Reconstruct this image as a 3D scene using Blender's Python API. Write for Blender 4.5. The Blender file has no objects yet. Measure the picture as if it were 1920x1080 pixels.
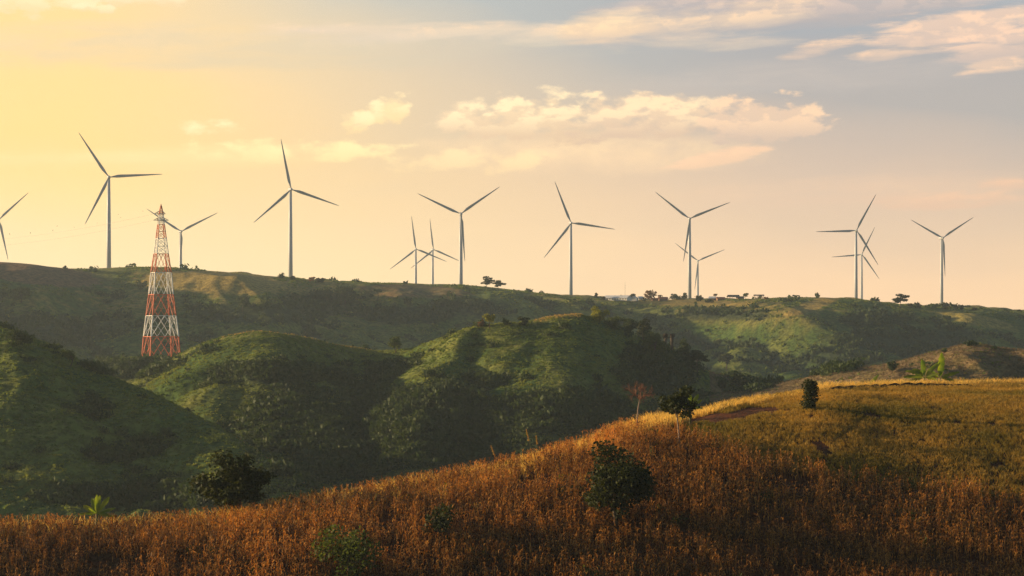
import bpy, math, numpy as np
from mathutils import Vector, Matrix
rng = np.random.default_rng(7)
F = 3733.0      # focal length in pixels of the 1920 wide photograph
HZ = 600.0      # horizon row
R = math.radians
sc = bpy.context.scene
C = sc.collection

# ------------------------------------------------------------------ camera, sky, sun, exposure
cam = bpy.data.objects.new('camera', bpy.data.cameras.new('camera')); C.objects.link(cam)
cam.data.sensor_width = 36; cam.data.lens = 36 * F / 1920
cam.data.shift_y = (HZ - 540) / 1920
cam.data.clip_start = 0.5; cam.data.clip_end = 20000
cam.rotation_euler = (R(90), 0, 0)
sc.camera = cam
SUN_AZ, SUN_EL = R(-77), R(10.5)     # azimuth from the view direction (+Y), negative to the left
SUN_DIR = Vector((math.sin(SUN_AZ) * math.cos(SUN_EL), math.cos(SUN_AZ) * math.cos(SUN_EL), math.sin(SUN_EL)))
sun = bpy.data.objects.new('sun', bpy.data.lights.new('sun', 'SUN')); C.objects.link(sun)
sun.data.energy = 5.0; sun.data.angle = R(0.6); sun.data.color = (1.0, 0.72, 0.40)
sun.rotation_euler = (-SUN_DIR).to_track_quat('-Z', 'Y').to_euler()
sc.view_settings.view_transform = 'Standard'; sc.view_settings.look = 'None'
sc.view_settings.exposure = 0.87; sc.view_settings.gamma = 1.0
sc.cycles.max_bounces = 5; sc.cycles.diffuse_bounces = 2; sc.cycles.glossy_bounces = 1
sc.cycles.transmission_bounces = 3; sc.cycles.transparent_max_bounces = 4; sc.cycles.volume_bounces = 0
sc.cycles.use_denoising = True; sc.cycles.denoising_prefilter = 'NONE'
sc.cycles.sample_clamp_indirect = 4

class NT:
    """small node helper"""
    def __init__(s, tree): s.t = tree; s.t.nodes.clear()
    def n(s, typ, **kw):
        nd = s.t.nodes.new(typ)
        for k, v in kw.items(): setattr(nd, k, v)
        return nd
    def put(s, sock, v):
        if isinstance(v, bpy.types.NodeSocket): s.t.links.new(v, sock)
        else: sock.default_value = v
    def m(s, op, a, b=0.0, c=0.0, clamp=False):
        nd = s.n('ShaderNodeMath', operation=op, use_clamp=clamp)
        s.put(nd.inputs[0], a); s.put(nd.inputs[1], b); s.put(nd.inputs[2], c)
        return nd.outputs[0]
    def mix(s, f, a, b, blend='MIX'):
        nd = s.n('ShaderNodeMix', data_type='RGBA', blend_type=blend)
        s.put(nd.inputs[0], f); s.put(nd.inputs[6], col4(a)); s.put(nd.inputs[7], col4(b))
        return nd.outputs[2]
    def noise(s, vec, scale, detail=4, rough=0.55, dist=0.0):
        nd = s.n('ShaderNodeTexNoise'); s.put(nd.inputs['Vector'], vec)
        nd.inputs['Scale'].default_value = scale; nd.inputs['Detail'].default_value = detail
        nd.inputs['Roughness'].default_value = rough; nd.inputs['Distortion'].default_value = dist
        return nd.outputs[0]
    def sm(s, v, lo, hi):
        nd = s.n('ShaderNodeMapRange', interpolation_type='SMOOTHSTEP')
        s.put(nd.inputs[0], v); nd.inputs[1].default_value = lo; nd.inputs[2].default_value = hi
        return nd.outputs[0]
    def xyz(s, x, y, z):
        nd = s.n('ShaderNodeCombineXYZ'); s.put(nd.inputs[0], x); s.put(nd.inputs[1], y); s.put(nd.inputs[2], z)
        return nd.outputs[0]
def col4(c):
    return (*c, 1.0) if isinstance(c, (tuple, list)) and len(c) == 3 else c
def srgb(r, g, b):
    f = lambda v: v / 255 / 12.92 if v / 255 <= .04045 else ((v / 255 + .055) / 1.055) ** 2.4
    return (f(r), f(g), f(b))

world = bpy.data.worlds.new('World'); sc.world = world; world.use_nodes = True
def build_world():
    w = NT(world.node_tree)
    sky = w.n('ShaderNodeTexSky', sky_type='NISHITA', sun_disc=False)
    sky.sun_elevation = SUN_EL; sky.sun_rotation = SUN_AZ; sky.altitude = 600
    sky.air_density = 1.0; sky.dust_density = 1.2; sky.ozone_density = 1.2
    d = w.n('ShaderNodeTexCoord').outputs['Generated']
    sep = w.n('ShaderNodeSeparateXYZ'); w.put(sep.inputs[0], d)
    x, y, z = sep.outputs
    az = w.m('ARCTAN2', x, y)                       # radians, 0 straight ahead, + right
    el = w.m('ARCSINE', z)
    # U,V: azimuth and elevation of a direction, in hundreds of milliradians
    U = w.m('MULTIPLY', az, 10.0); V = w.m('MULTIPLY', el, 10.0)
    elv = w.m('MAXIMUM', V, 0.0)
    p = w.xyz(U, V, 0.0)
    # thin high veil: warm towards the sun and the horizon, grey blue away from it
    big = w.noise(w.xyz(w.m('MULTIPLY', U, 0.45), w.m('MULTIPLY', V, 1.7), 3.0), 1.0, 3, 0.5, 0.3)
    azn = w.m('ADD', w.m('MULTIPLY', U, 1 / 5.0), 0.56)
    azn = w.m('MAXIMUM', w.m('MINIMUM', azn, 1.1), 0.14)
    eln = w.m('POWER', w.m('DIVIDE', elv, 1.6), 1.4)
    t = w.m('MULTIPLY', w.m('MULTIPLY', eln, azn), 2.0)
    t = w.m('ADD', t, w.m('MULTIPLY', w.m('SUBTRACT', big, 0.5), 0.55), clamp=True)
    lowmix = w.sm(V, 0.1, 0.9)
    warmL = w.mix(lowmix, (1.12, .82, .42), (1.14, .71, .22))
    warmR = w.mix(lowmix, (1.12, .72, .40), (1.0, .63, .38))
    warm = w.mix(w.sm(U, -2.3, 1.8), warmL, warmR)
    cool = w.mix(w.sm(U, -2.2, 1.6), srgb(212, 206, 184), srgb(178, 170, 166))
    cool = w.mix(w.m('MULTIPLY', w.sm(V, 1.05, 1.6), 0.8), cool, w.mix(w.sm(U, -2.2, 1.6), srgb(196, 200, 190), srgb(160, 164, 172)))
    veil = w.mix(t, warm, cool)
    # blue opening at the top, left of the middle
    blue = w.mix(w.m('MULTIPLY', w.sm(V, 1.35, 1.62), w.sm(U, -0.9, 0.3)), veil, srgb(142, 168, 182))
    veil = w.mix(w.m('MULTIPLY', w.sm(big, 0.42, 0.6), 0.75), veil, blue)
    base = w.n('ShaderNodeVectorMath', operation='SCALE'); w.put(base.inputs[0], sky.outputs[0]); base.inputs[3].default_value = 0.10
    # veil thins out overhead and away from the sun side where the clear sky shows
    vis = w.m('MULTIPLY', w.sm(el, 0.34, 0.18), w.sm(az, 1.0, 0.4))
    vis = w.m('MULTIPLY', vis, w.sm(az, -1.5, -0.8))
    colr = w.mix(w.m('MULTIPLY', vis, 0.93), base.outputs[0], veil)
    # clouds: banks at their own azimuth and elevation, edges broken up by noise
    nA = w.noise(w.xyz(w.m('MULTIPLY', U, 1.0), w.m('MULTIPLY', V, 1.9), 0.0), 5.2, 8, 0.56, 0.15)
    nB = w.noise(w.xyz(w.m('ADD', w.m('MULTIPLY', U, 1.0), 0.045), w.m('SUBTRACT', w.m('MULTIPLY', V, 1.9), 0.10), 0.0), 5.2, 8, 0.56, 0.15)
    nS = w.noise(w.xyz(w.m('ADD', w.m('MULTIPLY', U, 0.55), w.m('MULTIPLY', V, -1.0)), w.m('MULTIPLY', V, 3.4), 7.0), 3.6, 7, 0.6, 0.3)
    shade = w.sm(w.m('SUBTRACT', nA, nB), -0.06, 0.07)
    def bank(px, py, rx, ry, n, amp, lo, hi, lit, dark, strength, tilt=0.0, flat=0.0):
        a0 = math.atan((px - 960) / F) * 10; e0 = math.atan((HZ - py) / F) * 10
        sx = rx / F * 10; sy = ry / F * 10
        du = w.m('SUBTRACT', U, a0); dv = w.m('SUBTRACT', w.m('SUBTRACT', V, e0), w.m('MULTIPLY', du, tilt))
        a = w.m('POWER', w.m('ABSOLUTE', w.m('DIVIDE', du, sx)), 2.6); b = w.m('POWER', w.m('ABSOLUTE', w.m('DIVIDE', dv, sy)), 2.0)
        e = w.m('SUBTRACT', 1.0, w.m('ADD', a, b))
        dens = w.m('ADD', w.m('MAXIMUM', e, -4.0), w.m('MULTIPLY', w.m('SUBTRACT', n, 0.5), amp))
        mask = w.m('MULTIPLY', w.sm(dens, lo, hi), strength)
        bottom = w.sm(w.m('DIVIDE', dv, sy), -0.75, 0.35)
        f = w.m('MULTIPLY', w.m('ADD', w.m('MULTIPLY', shade, 0.6), 0.4), bottom)
        c = w.mix(f, dark, lit)
        return mask, c
    L1, D1 = srgb(255, 226, 170), srgb(222, 190, 156)
    L2, D2 = srgb(246, 205, 170), srgb(190, 172, 165)
    banks = [
        # broad soft sheets
        (430, 92, 700, 46, nS, 3.0, -.3, 1.4, srgb(222, 204, 176), srgb(206, 196, 174), .5, 0.02, 0),
        (830, 60, 440, 26, nS, 3.2, .0, 1.3, srgb(246, 214, 180), srgb(220, 202, 180), .85, 0.0, 0),
        (300, 300, 420, 26, nS, 2.4, .0, 1.6, (1.1, .83, .42), (1.05, .78, .38), .5, 0.03, 0),
        (1100, 285, 360, 46, nA, 1.8, -.2, 1.5, (1.05, .74, .42), (.98, .68, .40), .75, 0, 0),
        (1620, 360, 360, 34, nS, 2.2, -.1, 1.6, srgb(246, 204, 166), srgb(235, 196, 165), .45, 0.04, 0),
        (1500, 150, 420, 40, nS, 2.2, -.1, 1.7, srgb(206, 190, 178), srgb(196, 184, 176), .5, 0.03, 0),
        # sheet along the top right and its lit left edge
        (1580, 18, 460, 46, nS, 2.2, -.3, 1.1, srgb(216, 190, 176), srgb(178, 168, 166), .85, 0.03, 0),
        (1300, 46, 250, 34, nS, 3.2, -.1, 1.2, srgb(250, 214, 176), srgb(204, 186, 172), .95, 0.10, 0),
        (1150, 50, 110, 30, nS, 3.0, -.1, 1.2, srgb(255, 220, 176), srgb(226, 198, 170), .95, 0.1, 0),
        (1350, 78, 190, 22, nS, 3.0, .1, 1.2, srgb(226, 200, 176), srgb(206, 190, 174), .7, 0.0, 0),
        (1555, 90, 105, 20, nS, 3.6, .2, .95, srgb(248, 208, 174), srgb(205, 184, 170), .9, 0.2, 0),
        (1690, 104, 120, 18, nS, 3.6, .2, .95, srgb(248, 208, 174), srgb(205, 184, 170), .9, 0.1, 0),
        (1800, 66, 200, 46, nS, 4.0, .0, .9, srgb(250, 210, 178), srgb(205, 184, 172), .92, 0.1, 0),
        (1900, 90, 150, 40, nS, 4.0, .1, 1.0, srgb(248, 208, 178), srgb(205, 184, 172), .9, 0.1, 0),
        (1870, 142, 90, 18, nS, 3.4, .1, .9, srgb(248, 208, 174), srgb(205, 184, 170), .9, 0.1, 0),
        # the heaped bank over the middle
        (1010, 224, 225, 56, nA, 4.4, .1, .95, (1.10, .84, .50), srgb(226, 194, 160), .97, 0, 0),
        (1210, 222, 200, 54, nA, 4.4, .1, .95, (1.05, .77, .47), srgb(218, 188, 162), .97, 0, 0),
        (1430, 232, 140, 56, nA, 4.6, .15, .72, srgb(252, 212, 174), srgb(212, 186, 166), .93, 0, 0),
        (724, 210, 52, 34, nA, 4.0, .2, .8, (1.12, .86, .48), srgb(252, 218, 160), .9, 0.2, 0),
        (668, 228, 42, 28, nA, 4.0, .2, .8, (1.12, .86, .48), srgb(252, 218, 160), .9, 0, 0),
        (1345, 298, 100, 20, nS, 3.8, .1, .9, srgb(255, 208, 168), srgb(244, 202, 165), .8, 0.18, 0),
        (560, 284, 250, 26, nA, 4.0, .2, 1.2, (1.14, .90, .44), (1.06, .80, .38), .8, 0, 0),
        (400, 243, 80, 18, nA, 4.0, .2, 1.1, (1.14, .90, .50), (1.05, .80, .42), .8, 0, 0),
        (880, 300, 200, 30, nA, 4.0, .2, 1.2, (1.10, .80, .42), (1.03, .74, .38), .6, 0, 0),
        (1790, 380, 190, 20, nS, 3.2, .1, 1.2, srgb(252, 200, 160), srgb(235, 190, 158), .65, 0, 0),
        (1890, 350, 70, 14, nS, 3.2, .1, 1.2, srgb(252, 200, 160), srgb(235, 190, 158), .65, 0, 0),
        (50, 14, 150, 34, nA, 4.4, .25, 1.0, (1.08, .84, .50), srgb(248, 218, 168), .85, 0, 0),
        (270, 6, 90, 26, nA, 4.4, .25, 1.0, (1.02, .80, .50), srgb(240, 212, 168), .8, 0, 0),
        (175, 30, 50, 12, nA, 4.4, .3, 1.0, (1.05, .82, .50), srgb(240, 212, 168), .7, 0, 0),
    ]
    for bk in banks:
        mk, c = bank(*bk)
        colr = w.mix(mk, colr, c)
    bg = w.n('ShaderNodeBackground'); w.put(bg.inputs[0], colr); bg.inputs[1].default_value = 0.65
    out = w.n('ShaderNodeOutputWorld'); w.t.links.new(bg.outputs[0], out.inputs[0])
build_world()

# ------------------------------------------------------------------ numpy noise and the height of the land
_perm = np.random.default_rng(11).permutation(512).astype(np.int64)
_ang = np.random.default_rng(12).random(512) * 2 * np.pi
_gx, _gy = np.cos(_ang), np.sin(_ang)
def pnoise(x, y, seed=0):
    x = np.asarray(x, float) + seed * 17.31; y = np.asarray(y, float) + seed * 9.77
    xi = np.floor(x).astype(np.int64); yi = np.floor(y).astype(np.int64)
    xf = x - xi; yf = y - yi
    u = xf * xf * xf * (xf * (xf * 6 - 15) + 10); v = yf * yf * yf * (yf * (yf * 6 - 15) + 10)
    def g(ix, iy, dx, dy):
        h = _perm[(_perm[ix & 511] + iy) & 511]
        return _gx[h] * dx + _gy[h] * dy
    a = g(xi, yi, xf, yf); b = g(xi + 1, yi, xf - 1, yf)
    c = g(xi, yi + 1, xf, yf - 1); d = g(xi + 1, yi + 1, xf - 1, yf - 1)
    return (a + u * (b - a)) * (1 - v) + (c + u * (d - c)) * v
def fbm(x, y, oct=4, seed=0, gain=0.5):
    r = 0; a = 1.0; f = 1.0
    for i in range(oct):
        r = r + a * pnoise(x * f, y * f, seed + i * 3); a *= gain; f *= 2.03
    return r
def ridged(x, y, oct=3, seed=0):
    r = 0; a = 1.0; f = 1.0
    for i in range(oct):
        r = r + a * (1 - 2.2 * np.abs(pnoise(x * f, y * f, seed + i * 3))); a *= 0.5; f *= 2.1
    return r
_UT = np.arange(-1600, 3600, 5.0)
def table(pts, smooth=18):
    p = np.array(pts, float); t = np.interp(_UT, p[:, 0], p[:, 1])
    k = np.exp(-0.5 * (np.arange(-60, 61) * 5.0 / smooth) ** 2); k /= k.sum()
    return np.convolve(np.pad(t, 60, mode='edge'), k, mode='valid')
class Ridge:
    def __init__(s, sil, dist, fs, bs, rnd, spur=0, lam=100, seed=0, rough=1.0, smooth=18):
        s.S = table(sil, smooth); s.D = table(dist, 60); s.ymin = s.D.min() - 260; s.ymax = 1e9 if bs == 0 else s.D.max() + 220
        s.fs, s.bs, s.rnd, s.spur, s.lam, s.seed, s.rough = fs, bs, rnd, spur, lam, seed, rough
    def h(s, x, y, u):
        k = (y > s.ymin) & (y < s.ymax)
        out = np.full(x.shape, -500.0)
        if k.any(): out[k] = s.h_(x[k], y[k], u[k])
        return out
    def h_(s, x, y, u):
        S = np.interp(u, _UT, s.S); D = np.interp(u, _UT, s.D)
        Z = (HZ - S) / F * D
        d = D - y
        if s.spur:
            w = np.clip((d - 4) / (s.lam * .6), 0, 1)
            xs = x + 0.35 * y + 0.35 * s.lam * pnoise(x / s.lam, y / s.lam, s.seed + 5)
            sp = ridged(xs / s.lam, y / (s.lam * 3.2), 3, s.seed)
            d = np.where(d > 0, d - s.spur * w * (sp - 0.15) , d)
            d = np.where((D - y) > 0, np.maximum(d, 0.22 * (D - y)), d)
        r = s.rnd
        sl = np.where(d > 0, s.fs, s.bs)
        z = Z - sl * (np.sqrt(d * d + r * r) - r)
        att = np.clip((np.abs(D - y) - 5) / (s.lam * .45), 0.06, 1)
        z = z + s.rough * att * (fbm(x / (s.lam * .32), y / (s.lam * .32), 4, s.seed + 20))
        return z
FAR = Ridge([(-600, 470), (-200, 482), (0, 491), (60, 495), (120, 504), (170, 504), (250, 500), (330, 502), (420, 510), (520, 519), (640, 530), (760, 532), (870, 534), (960, 543), (1040, 553), (1120, 561), (1200, 564), (1300, 563), (1440, 560), (1530, 557), (1610, 562), (1680, 573), (1760, 577), (1840, 579), (1920, 584), (2100, 592), (2500, 600)],
            [(-600, 1500), (0, 1500), (500, 1600), (900, 1720), (1300, 1740), (1500, 1640), (1900, 1700), (2500, 1800)], 0.38, 0.0, 40, 70, 230, 1, 7.0)
FAR.ymin = 1000
LEFT = Ridge([(-700, 540), (-300, 575), (0, 612), (60, 632), (120, 658), (160, 686), (250, 724), (350, 772), (430, 812), (520, 872), (640, 950), (800, 1100), (1200, 1500)],
             [(-700, 700), (0, 640), (300, 590), (520, 540), (900, 470)], 0.41, 0.5, 12, 14, 90, 2, 6.0)
MID = Ridge([(-200, 1200), (60, 900), (180, 790), (270, 712), (330, 668), (400, 636), (480, 621), (560, 629), (640, 649), (700, 658), (760, 656), (830, 632), (880, 613), (950, 605), (1000, 602), (1040, 593), (1085, 588), (1130, 602), (1180, 625), (1250, 662), (1330, 698), (1430, 718), (1500, 728), (1600, 760), (1900, 900), (2300, 1300)],
            [(0, 880), (330, 850), (480, 800), (640, 835), (760, 830), (880, 775), (1085, 790), (1250, 830), (1430, 900), (2200, 900)], 0.52, 0.55, 9, 20, 105, 3, 5.0, 10)
KNOLL = Ridge([(-400, 900), (0, 760), (120, 705), (200, 672), (280, 668), (350, 672), (420, 690), (600, 800), (900, 1100)],
              [(-400, 980), (280, 960), (900, 960)], 0.5, 0.3, 20, 14, 90, 4, 4.0)
RIGHT = Ridge([(900, 900), (1200, 780), (1400, 725), (1500, 712), (1560, 692), (1640, 686), (1700, 674), (1760, 657), (1820, 643), (1870, 651), (1920, 657), (2060, 640), (2300, 620), (2700, 640)],
              [(900, 760), (1500, 740), (1820, 690), (2000, 720), (2700, 800)], 0.45, 0.5, 10, 30, 90, 5, 5.0, 12)
SPURS = []
def spur(ymin, ymax, slope, rnd, warp, *pts):
    P = [((px - 960) / F * D, D, (HZ - py) / F * D) for px, py, D in pts]
    SPURS.append((ymin, ymax, slope, rnd, warp, P))
spur(520, 1000, .72, 4, 5, (880, 615, 775), (852, 655, 752), (826, 700, 726), (800, 760, 698), (775, 850, 660))
spur(520, 1000, .60, 8, 8, (1075, 596, 782), (1062, 660, 750), (1050, 730, 715), (1020, 820, 675))
spur(520, 1000, .62, 7, 8, (1180, 630, 808), (1190, 690, 775), (1230, 750, 735), (1250, 820, 700))
spur(520, 1000, .55, 12, 6, (480, 625, 798), (500, 680, 765), (545, 750, 725), (600, 850, 670))
spur(520, 1000, .62, 5, 5, (360, 655, 835), (380, 710, 790), (420, 790, 745))
spur(520, 1000, .66, 4, 6, (690, 660, 830), (672, 700, 800), (690, 760, 760))
spur(450, 760, .62, 5, 5, (60, 634, 634), (120, 700, 606), (200, 780, 575), (300, 870, 545), (380, 960, 520))
spur(450, 760, .62, 5, 5, (-60, 640, 640), (0, 760, 590), (80, 860, 555), (140, 960, 525))
spur(450, 760, .60, 5, 4, (250, 726, 595), (330, 800, 565), (440, 880, 535), (560, 980, 505))
spur(1150, 1750, .50, 14, 16, (150, 506, 1515), (250, 560, 1440), (340, 612, 1370), (400, 664, 1300))
spur(1150, 1750, .50, 14, 16, (420, 512, 1580), (500, 560, 1500), (600, 610, 1420), (690, 665, 1340))
spur(1150, 1800, .50, 16, 16, (640, 532, 1640), (760, 590, 1560), (900, 640, 1470))
spur(1150, 1800, .38, 26, 16, (980, 546, 1720), (1040, 600, 1630), (1120, 650, 1540), (1250, 700, 1440))
spur(1150, 1800, .38, 26, 16, (1330, 565, 1730), (1340, 610, 1640), (1400, 660, 1540), (1500, 720, 1440))
spur(1150, 1800, .36, 30, 14, (1530, 560, 1640), (1490, 590, 1580), (1450, 630, 1520))
spur(1150, 1800, .48, 16, 16, (1640, 570, 1650), (1600, 620, 1560), (1640, 680, 1460))
spur(1150, 1800, .48, 16, 16, (1800, 580, 1680), (1820, 615, 1600), (1760, 660, 1500))
spur(1150, 1800, .48, 16, 16, (-80, 500, 1500), (-20, 560, 1420), (40, 610, 1350), (120, 660, 1290))
spur(560, 900, .62, 4, 4, (1822, 646, 690), (1800, 680, 668), (1720, 715, 645))
def spur_heights(x, y, z):
    for (y0, y1, sl, rn, wp, P) in SPURS:
        k = (y > y0) & (y < y1)
        if not k.any(): continue
        xx = x[k] + wp * pnoise(x[k] / 30, y[k] / 30, 31) * 2; yy = y[k] + wp * pnoise(x[k] / 30, y[k] / 30, 32) * 2
        best = np.full(xx.shape, -1e3)
        for a, b in zip(P[:-1], P[1:]):
            dx, dy = b[0] - a[0], b[1] - a[1]
            t = np.clip(((xx - a[0]) * dx + (yy - a[1]) * dy) / (dx * dx + dy * dy), 0, 1)
            d = np.hypot(xx - a[0] - t * dx, yy - a[1] - t * dy)
            best = np.maximum(best, a[2] + t * (b[2] - a[2]) - sl * (np.sqrt(d * d + rn * rn) - rn) - .8)
        best = best + .04 * (y1 - y0) / 10 * fbm(x[k] / 22, y[k] / 22, 3, 33)
        zk = z[k]; m = np.maximum(zk, best); kk = 2.5
        z[k] = np.where(best > zk - 15, m + kk * np.log1p(np.exp(-np.abs(zk - best) / kk)) * .25, zk)
    return z
# the near field: skyline of its soil (the crop stands on top), and distance of that crest
FS = table([(-900, 1010), (-300, 1005), (0, 1003), (200, 1000), (380, 988), (480, 976), (600, 952), (760, 922), (900, 898), (1000, 872), (1100, 842), (1150, 822), (1200, 803), (1260, 792), (1300, 781), (1350, 765), (1420, 752), (1480, 744), (1530, 732), (1700, 727), (1920, 724), (2300, 700), (2900, 690)], 22)
FD = table([(-900, 200), (0, 206), (600, 214), (900, 224), (1200, 246), (1500, 282), (1700, 300), (1920, 305), (2900, 310)], 60)
def near_height(x, y, u):
    S = np.interp(u, _UT, FS); D = np.interp(u, _UT, FD)
    Zr = (HZ - S) / F * D
    y0 = 188.0; z0 = (HZ - 1122) / F * y0
    t = np.clip((y - y0) / (D - y0), 0, 1)
    zf = z0 + (Zr - z0) * (1 - (1 - t) ** 2.5)
    zf = np.where(y < y0, z0 - 0.30 * (y0 - y), zf)
    zf = zf + 0.35 * fbm(x / 14, y / 14, 3, 40) * np.clip((D - y) / 10, 0.15, 1)
    db = np.maximum(y - D, 0)
    zb = Zr - 0.62 * (np.sqrt(db * db + 36) - 6)
    zn = np.where(y > D, zb, zf)
    zc = -1.7 - 0.30 * np.maximum(y - 4, 0) - 0.02 * np.abs(x) * np.clip(y / 20, 0, 1)
    zc = np.maximum(zc, -40)
    return np.where(y < 120, np.maximum(zc, np.minimum(zn, zc + 0)), np.maximum(zn, -90))
GRID = {}
def height(x, y):
    x = np.asarray(x, float); y = np.asarray(y, float)
    if not GRID: return height_exact(x, y)
    y = np.clip(y, -49, 4599)
    t = np.clip(x / (y + 60), -.849, .849)
    a = np.interp(t, GRID['t'], GRID['ti']); b = np.interp(y, GRID['y'], GRID['yi'])
    i = np.minimum(a.astype(int), len(GRID['t']) - 2); j = np.minimum(b.astype(int), len(GRID['y']) - 2)
    a = a - i; b = b - j; Z = GRID['Z']
    return (Z[j, i] * (1 - a) + Z[j, i + 1] * a) * (1 - b) + (Z[j + 1, i] * (1 - a) + Z[j + 1, i + 1] * a) * b
def height_exact(x, y):
    x = np.asarray(x, float); y = np.asarray(y, float)
    u = 960 + F * x / np.maximum(y, 110)
    u = np.clip(u, -1590, 3580)
    valley = -78 + 5 * fbm(x / 120, y / 120, 3, 60) + 0.012 * np.maximum(y - 900, 0)
    z = valley
    for rd in (FAR, LEFT, MID, KNOLL, RIGHT):
        hh = rd.h(x, y, u)
        k = 5.0
        m = np.maximum(z, hh)
        z = m + k * np.log1p(np.exp(-np.abs(z - hh) / k)) * 0.35
    z = spur_heights(x, y, z)
    z = np.where(y < 440, -1e3, z)
    w = np.clip((y - 330) / 130, 0, 1)
    zz = np.where(y < 440, -70 + 0 * y, z)
    near = near_height(x, y, u)
    far_part = np.where(y < 440, -70.0, z)
    # blend the floor between the field's back slope and the valley
    z = np.where(y < 440, np.maximum(near, -78), far_part)
    return z
def proj(x, y, z):
    return 960 + F * x / y, HZ - F * z / y
_YS = np.concatenate([np.arange(150, 520, 1.0), np.arange(520, 2400, 3.0)])
def hit(px, py, ymin=150, ymax=2400):
    ys = _YS[(_YS >= ymin) & (_YS <= ymax)]
    xs = (px - 960) / F * ys
    zs = height(xs, ys)
    p = HZ - F * zs / ys
    k = np.nonzero(p <= py)[0]
    i = k[0] if len(k) else int(np.argmin(p))
    return float(xs[i]), float(ys[i]), float(zs[i])
def on_ground(px, y, sink=0.0):
    x = (px - 960) / F * y
    return x, y, float(height(np.array([x]), np.array([y]))[0]) - sink

# ------------------------------------------------------------------ mesh helpers
def link(o, parent=None):
    C.objects.link(o)
    if parent is not None: o.parent = parent
    return o
def tag(o, label=None, cat=None, group=None, kind=None):
    if label: o['label'] = label
    if cat: o['category'] = cat
    if group: o['group'] = group
    if kind: o['kind'] = kind
    return o
def raw_mesh(name, V, Q, mat, parent=None, smooth=False, tint=None, col=None):
    """V (n,3), Q (m,4) or (m,3) vertex indices"""
    V = np.asarray(V, np.float32); Q = np.asarray(Q, np.int32)
    me = bpy.data.meshes.new(name)
    m, k = Q.shape
    me.vertices.add(len(V)); me.vertices.foreach_set('co', V.ravel())
    me.loops.add(m * k); me.loops.foreach_set('vertex_index', Q.ravel())
    me.polygons.add(m)
    me.polygons.foreach_set('loop_start', np.arange(0, m * k, k, dtype=np.int32))
    me.polygons.foreach_set('loop_total', np.full(m, k, np.int32))
    if smooth: me.polygons.foreach_set('use_smooth', np.ones(m, bool))
    if tint is not None:
        a = me.attributes.new('tint', 'FLOAT', 'POINT'); a.data.foreach_set('value', np.asarray(tint, np.float32))
    if col is not None:
        a = me.attributes.new('cover', 'FLOAT_COLOR', 'POINT')
        c4 = np.ones((len(V), 4), np.float32); c4[:, :3] = col
        a.data.foreach_set('color', c4.ravel())
    me.update(calc_edges=True)
    me.materials.append(mat)
    return link(bpy.data.objects.new(name, me), parent)
class MB:
    """collects shapes for ONE mesh"""
    def __init__(s): s.v = []; s.f = []
    def add(s, v, f):
        o = len(s.v); s.v += [tuple(p) for p in v]; s.f += [tuple(i + o for i in q) for q in f]
    def bar(s, a, b, w, h=None):
        a = Vector(a); b = Vector(b); h = h or w
        d = (b - a).normalized(); up = Vector((0, 0, 1)) if abs(d.z) < .95 else Vector((1, 0, 0))
        sx = d.cross(up).normalized() * w / 2; sy = d.cross(sx).normalized() * h / 2
        v = [p + i * sx + j * sy for p in (a, b) for i, j in ((-1, -1), (1, -1), (1, 1), (-1, 1))]
        s.add(v, [(0, 1, 2, 3), (7, 6, 5, 4), (0, 4, 5, 1), (1, 5, 6, 2), (2, 6, 7, 3), (3, 7, 4, 0)])
    def box(s, x0, x1, y0, y1, z0, z1):
        v = [(x, y, z) for z in (z0, z1) for x, y in ((x0, y0), (x1, y0), (x1, y1), (x0, y1))]
        s.add(v, [(3, 2, 1, 0), (4, 5, 6, 7), (0, 1, 5, 4), (1, 2, 6, 5), (2, 3, 7, 6), (3, 0, 4, 7)])
    def tube(s, pts, rad, n=7):
        pts = [Vector(p) for p in pts]; rings = []; u = None
        for i, p in enumerate(pts):
            d = (pts[min(i + 1, len(pts) - 1)] - pts[max(i - 1, 0)])
            d = d.normalized() if d.length > 0 else Vector((0, 0, 1))
            if u is None:
                u = d.cross(Vector((1, 0, 0)) if abs(d.x) < .8 else Vector((0, 1, 0))).normalized()
            else:
                u = (u - d * u.dot(d)).normalized()
            w = d.cross(u)
            rings.append([p + rad[i] * (math.cos(2 * math.pi * k / n) * u + math.sin(2 * math.pi * k / n) * w) for k in range(n)])
        v = [q for r in rings for q in r]
        f = [(i * n + k, i * n + (k + 1) % n, (i + 1) * n + (k + 1) % n, (i + 1) * n + k) for i in range(len(pts) - 1) for k in range(n)]
        f.append(tuple(range(n - 1, -1, -1))); f.append(tuple((len(pts) - 1) * n + k for k in range(n)))
        s.add(v, f)
    def build(s, name, mat, parent=None, smooth=False):
        me = bpy.data.meshes.new(name); me.from_pydata(s.v, [], s.f); me.update()
        me.materials.append(mat)
        if smooth:
            me.polygons.foreach_set('use_smooth', np.ones(len(me.polygons), bool))
        return link(bpy.data.objects.new(name, me), parent)
def empty(name, loc, rz=0):
    o = bpy.data.objects.new(name, None); o.empty_display_size = 0.5
    o.location = loc; o.rotation_euler = (0, 0, rz)
    return link(o)

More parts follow.
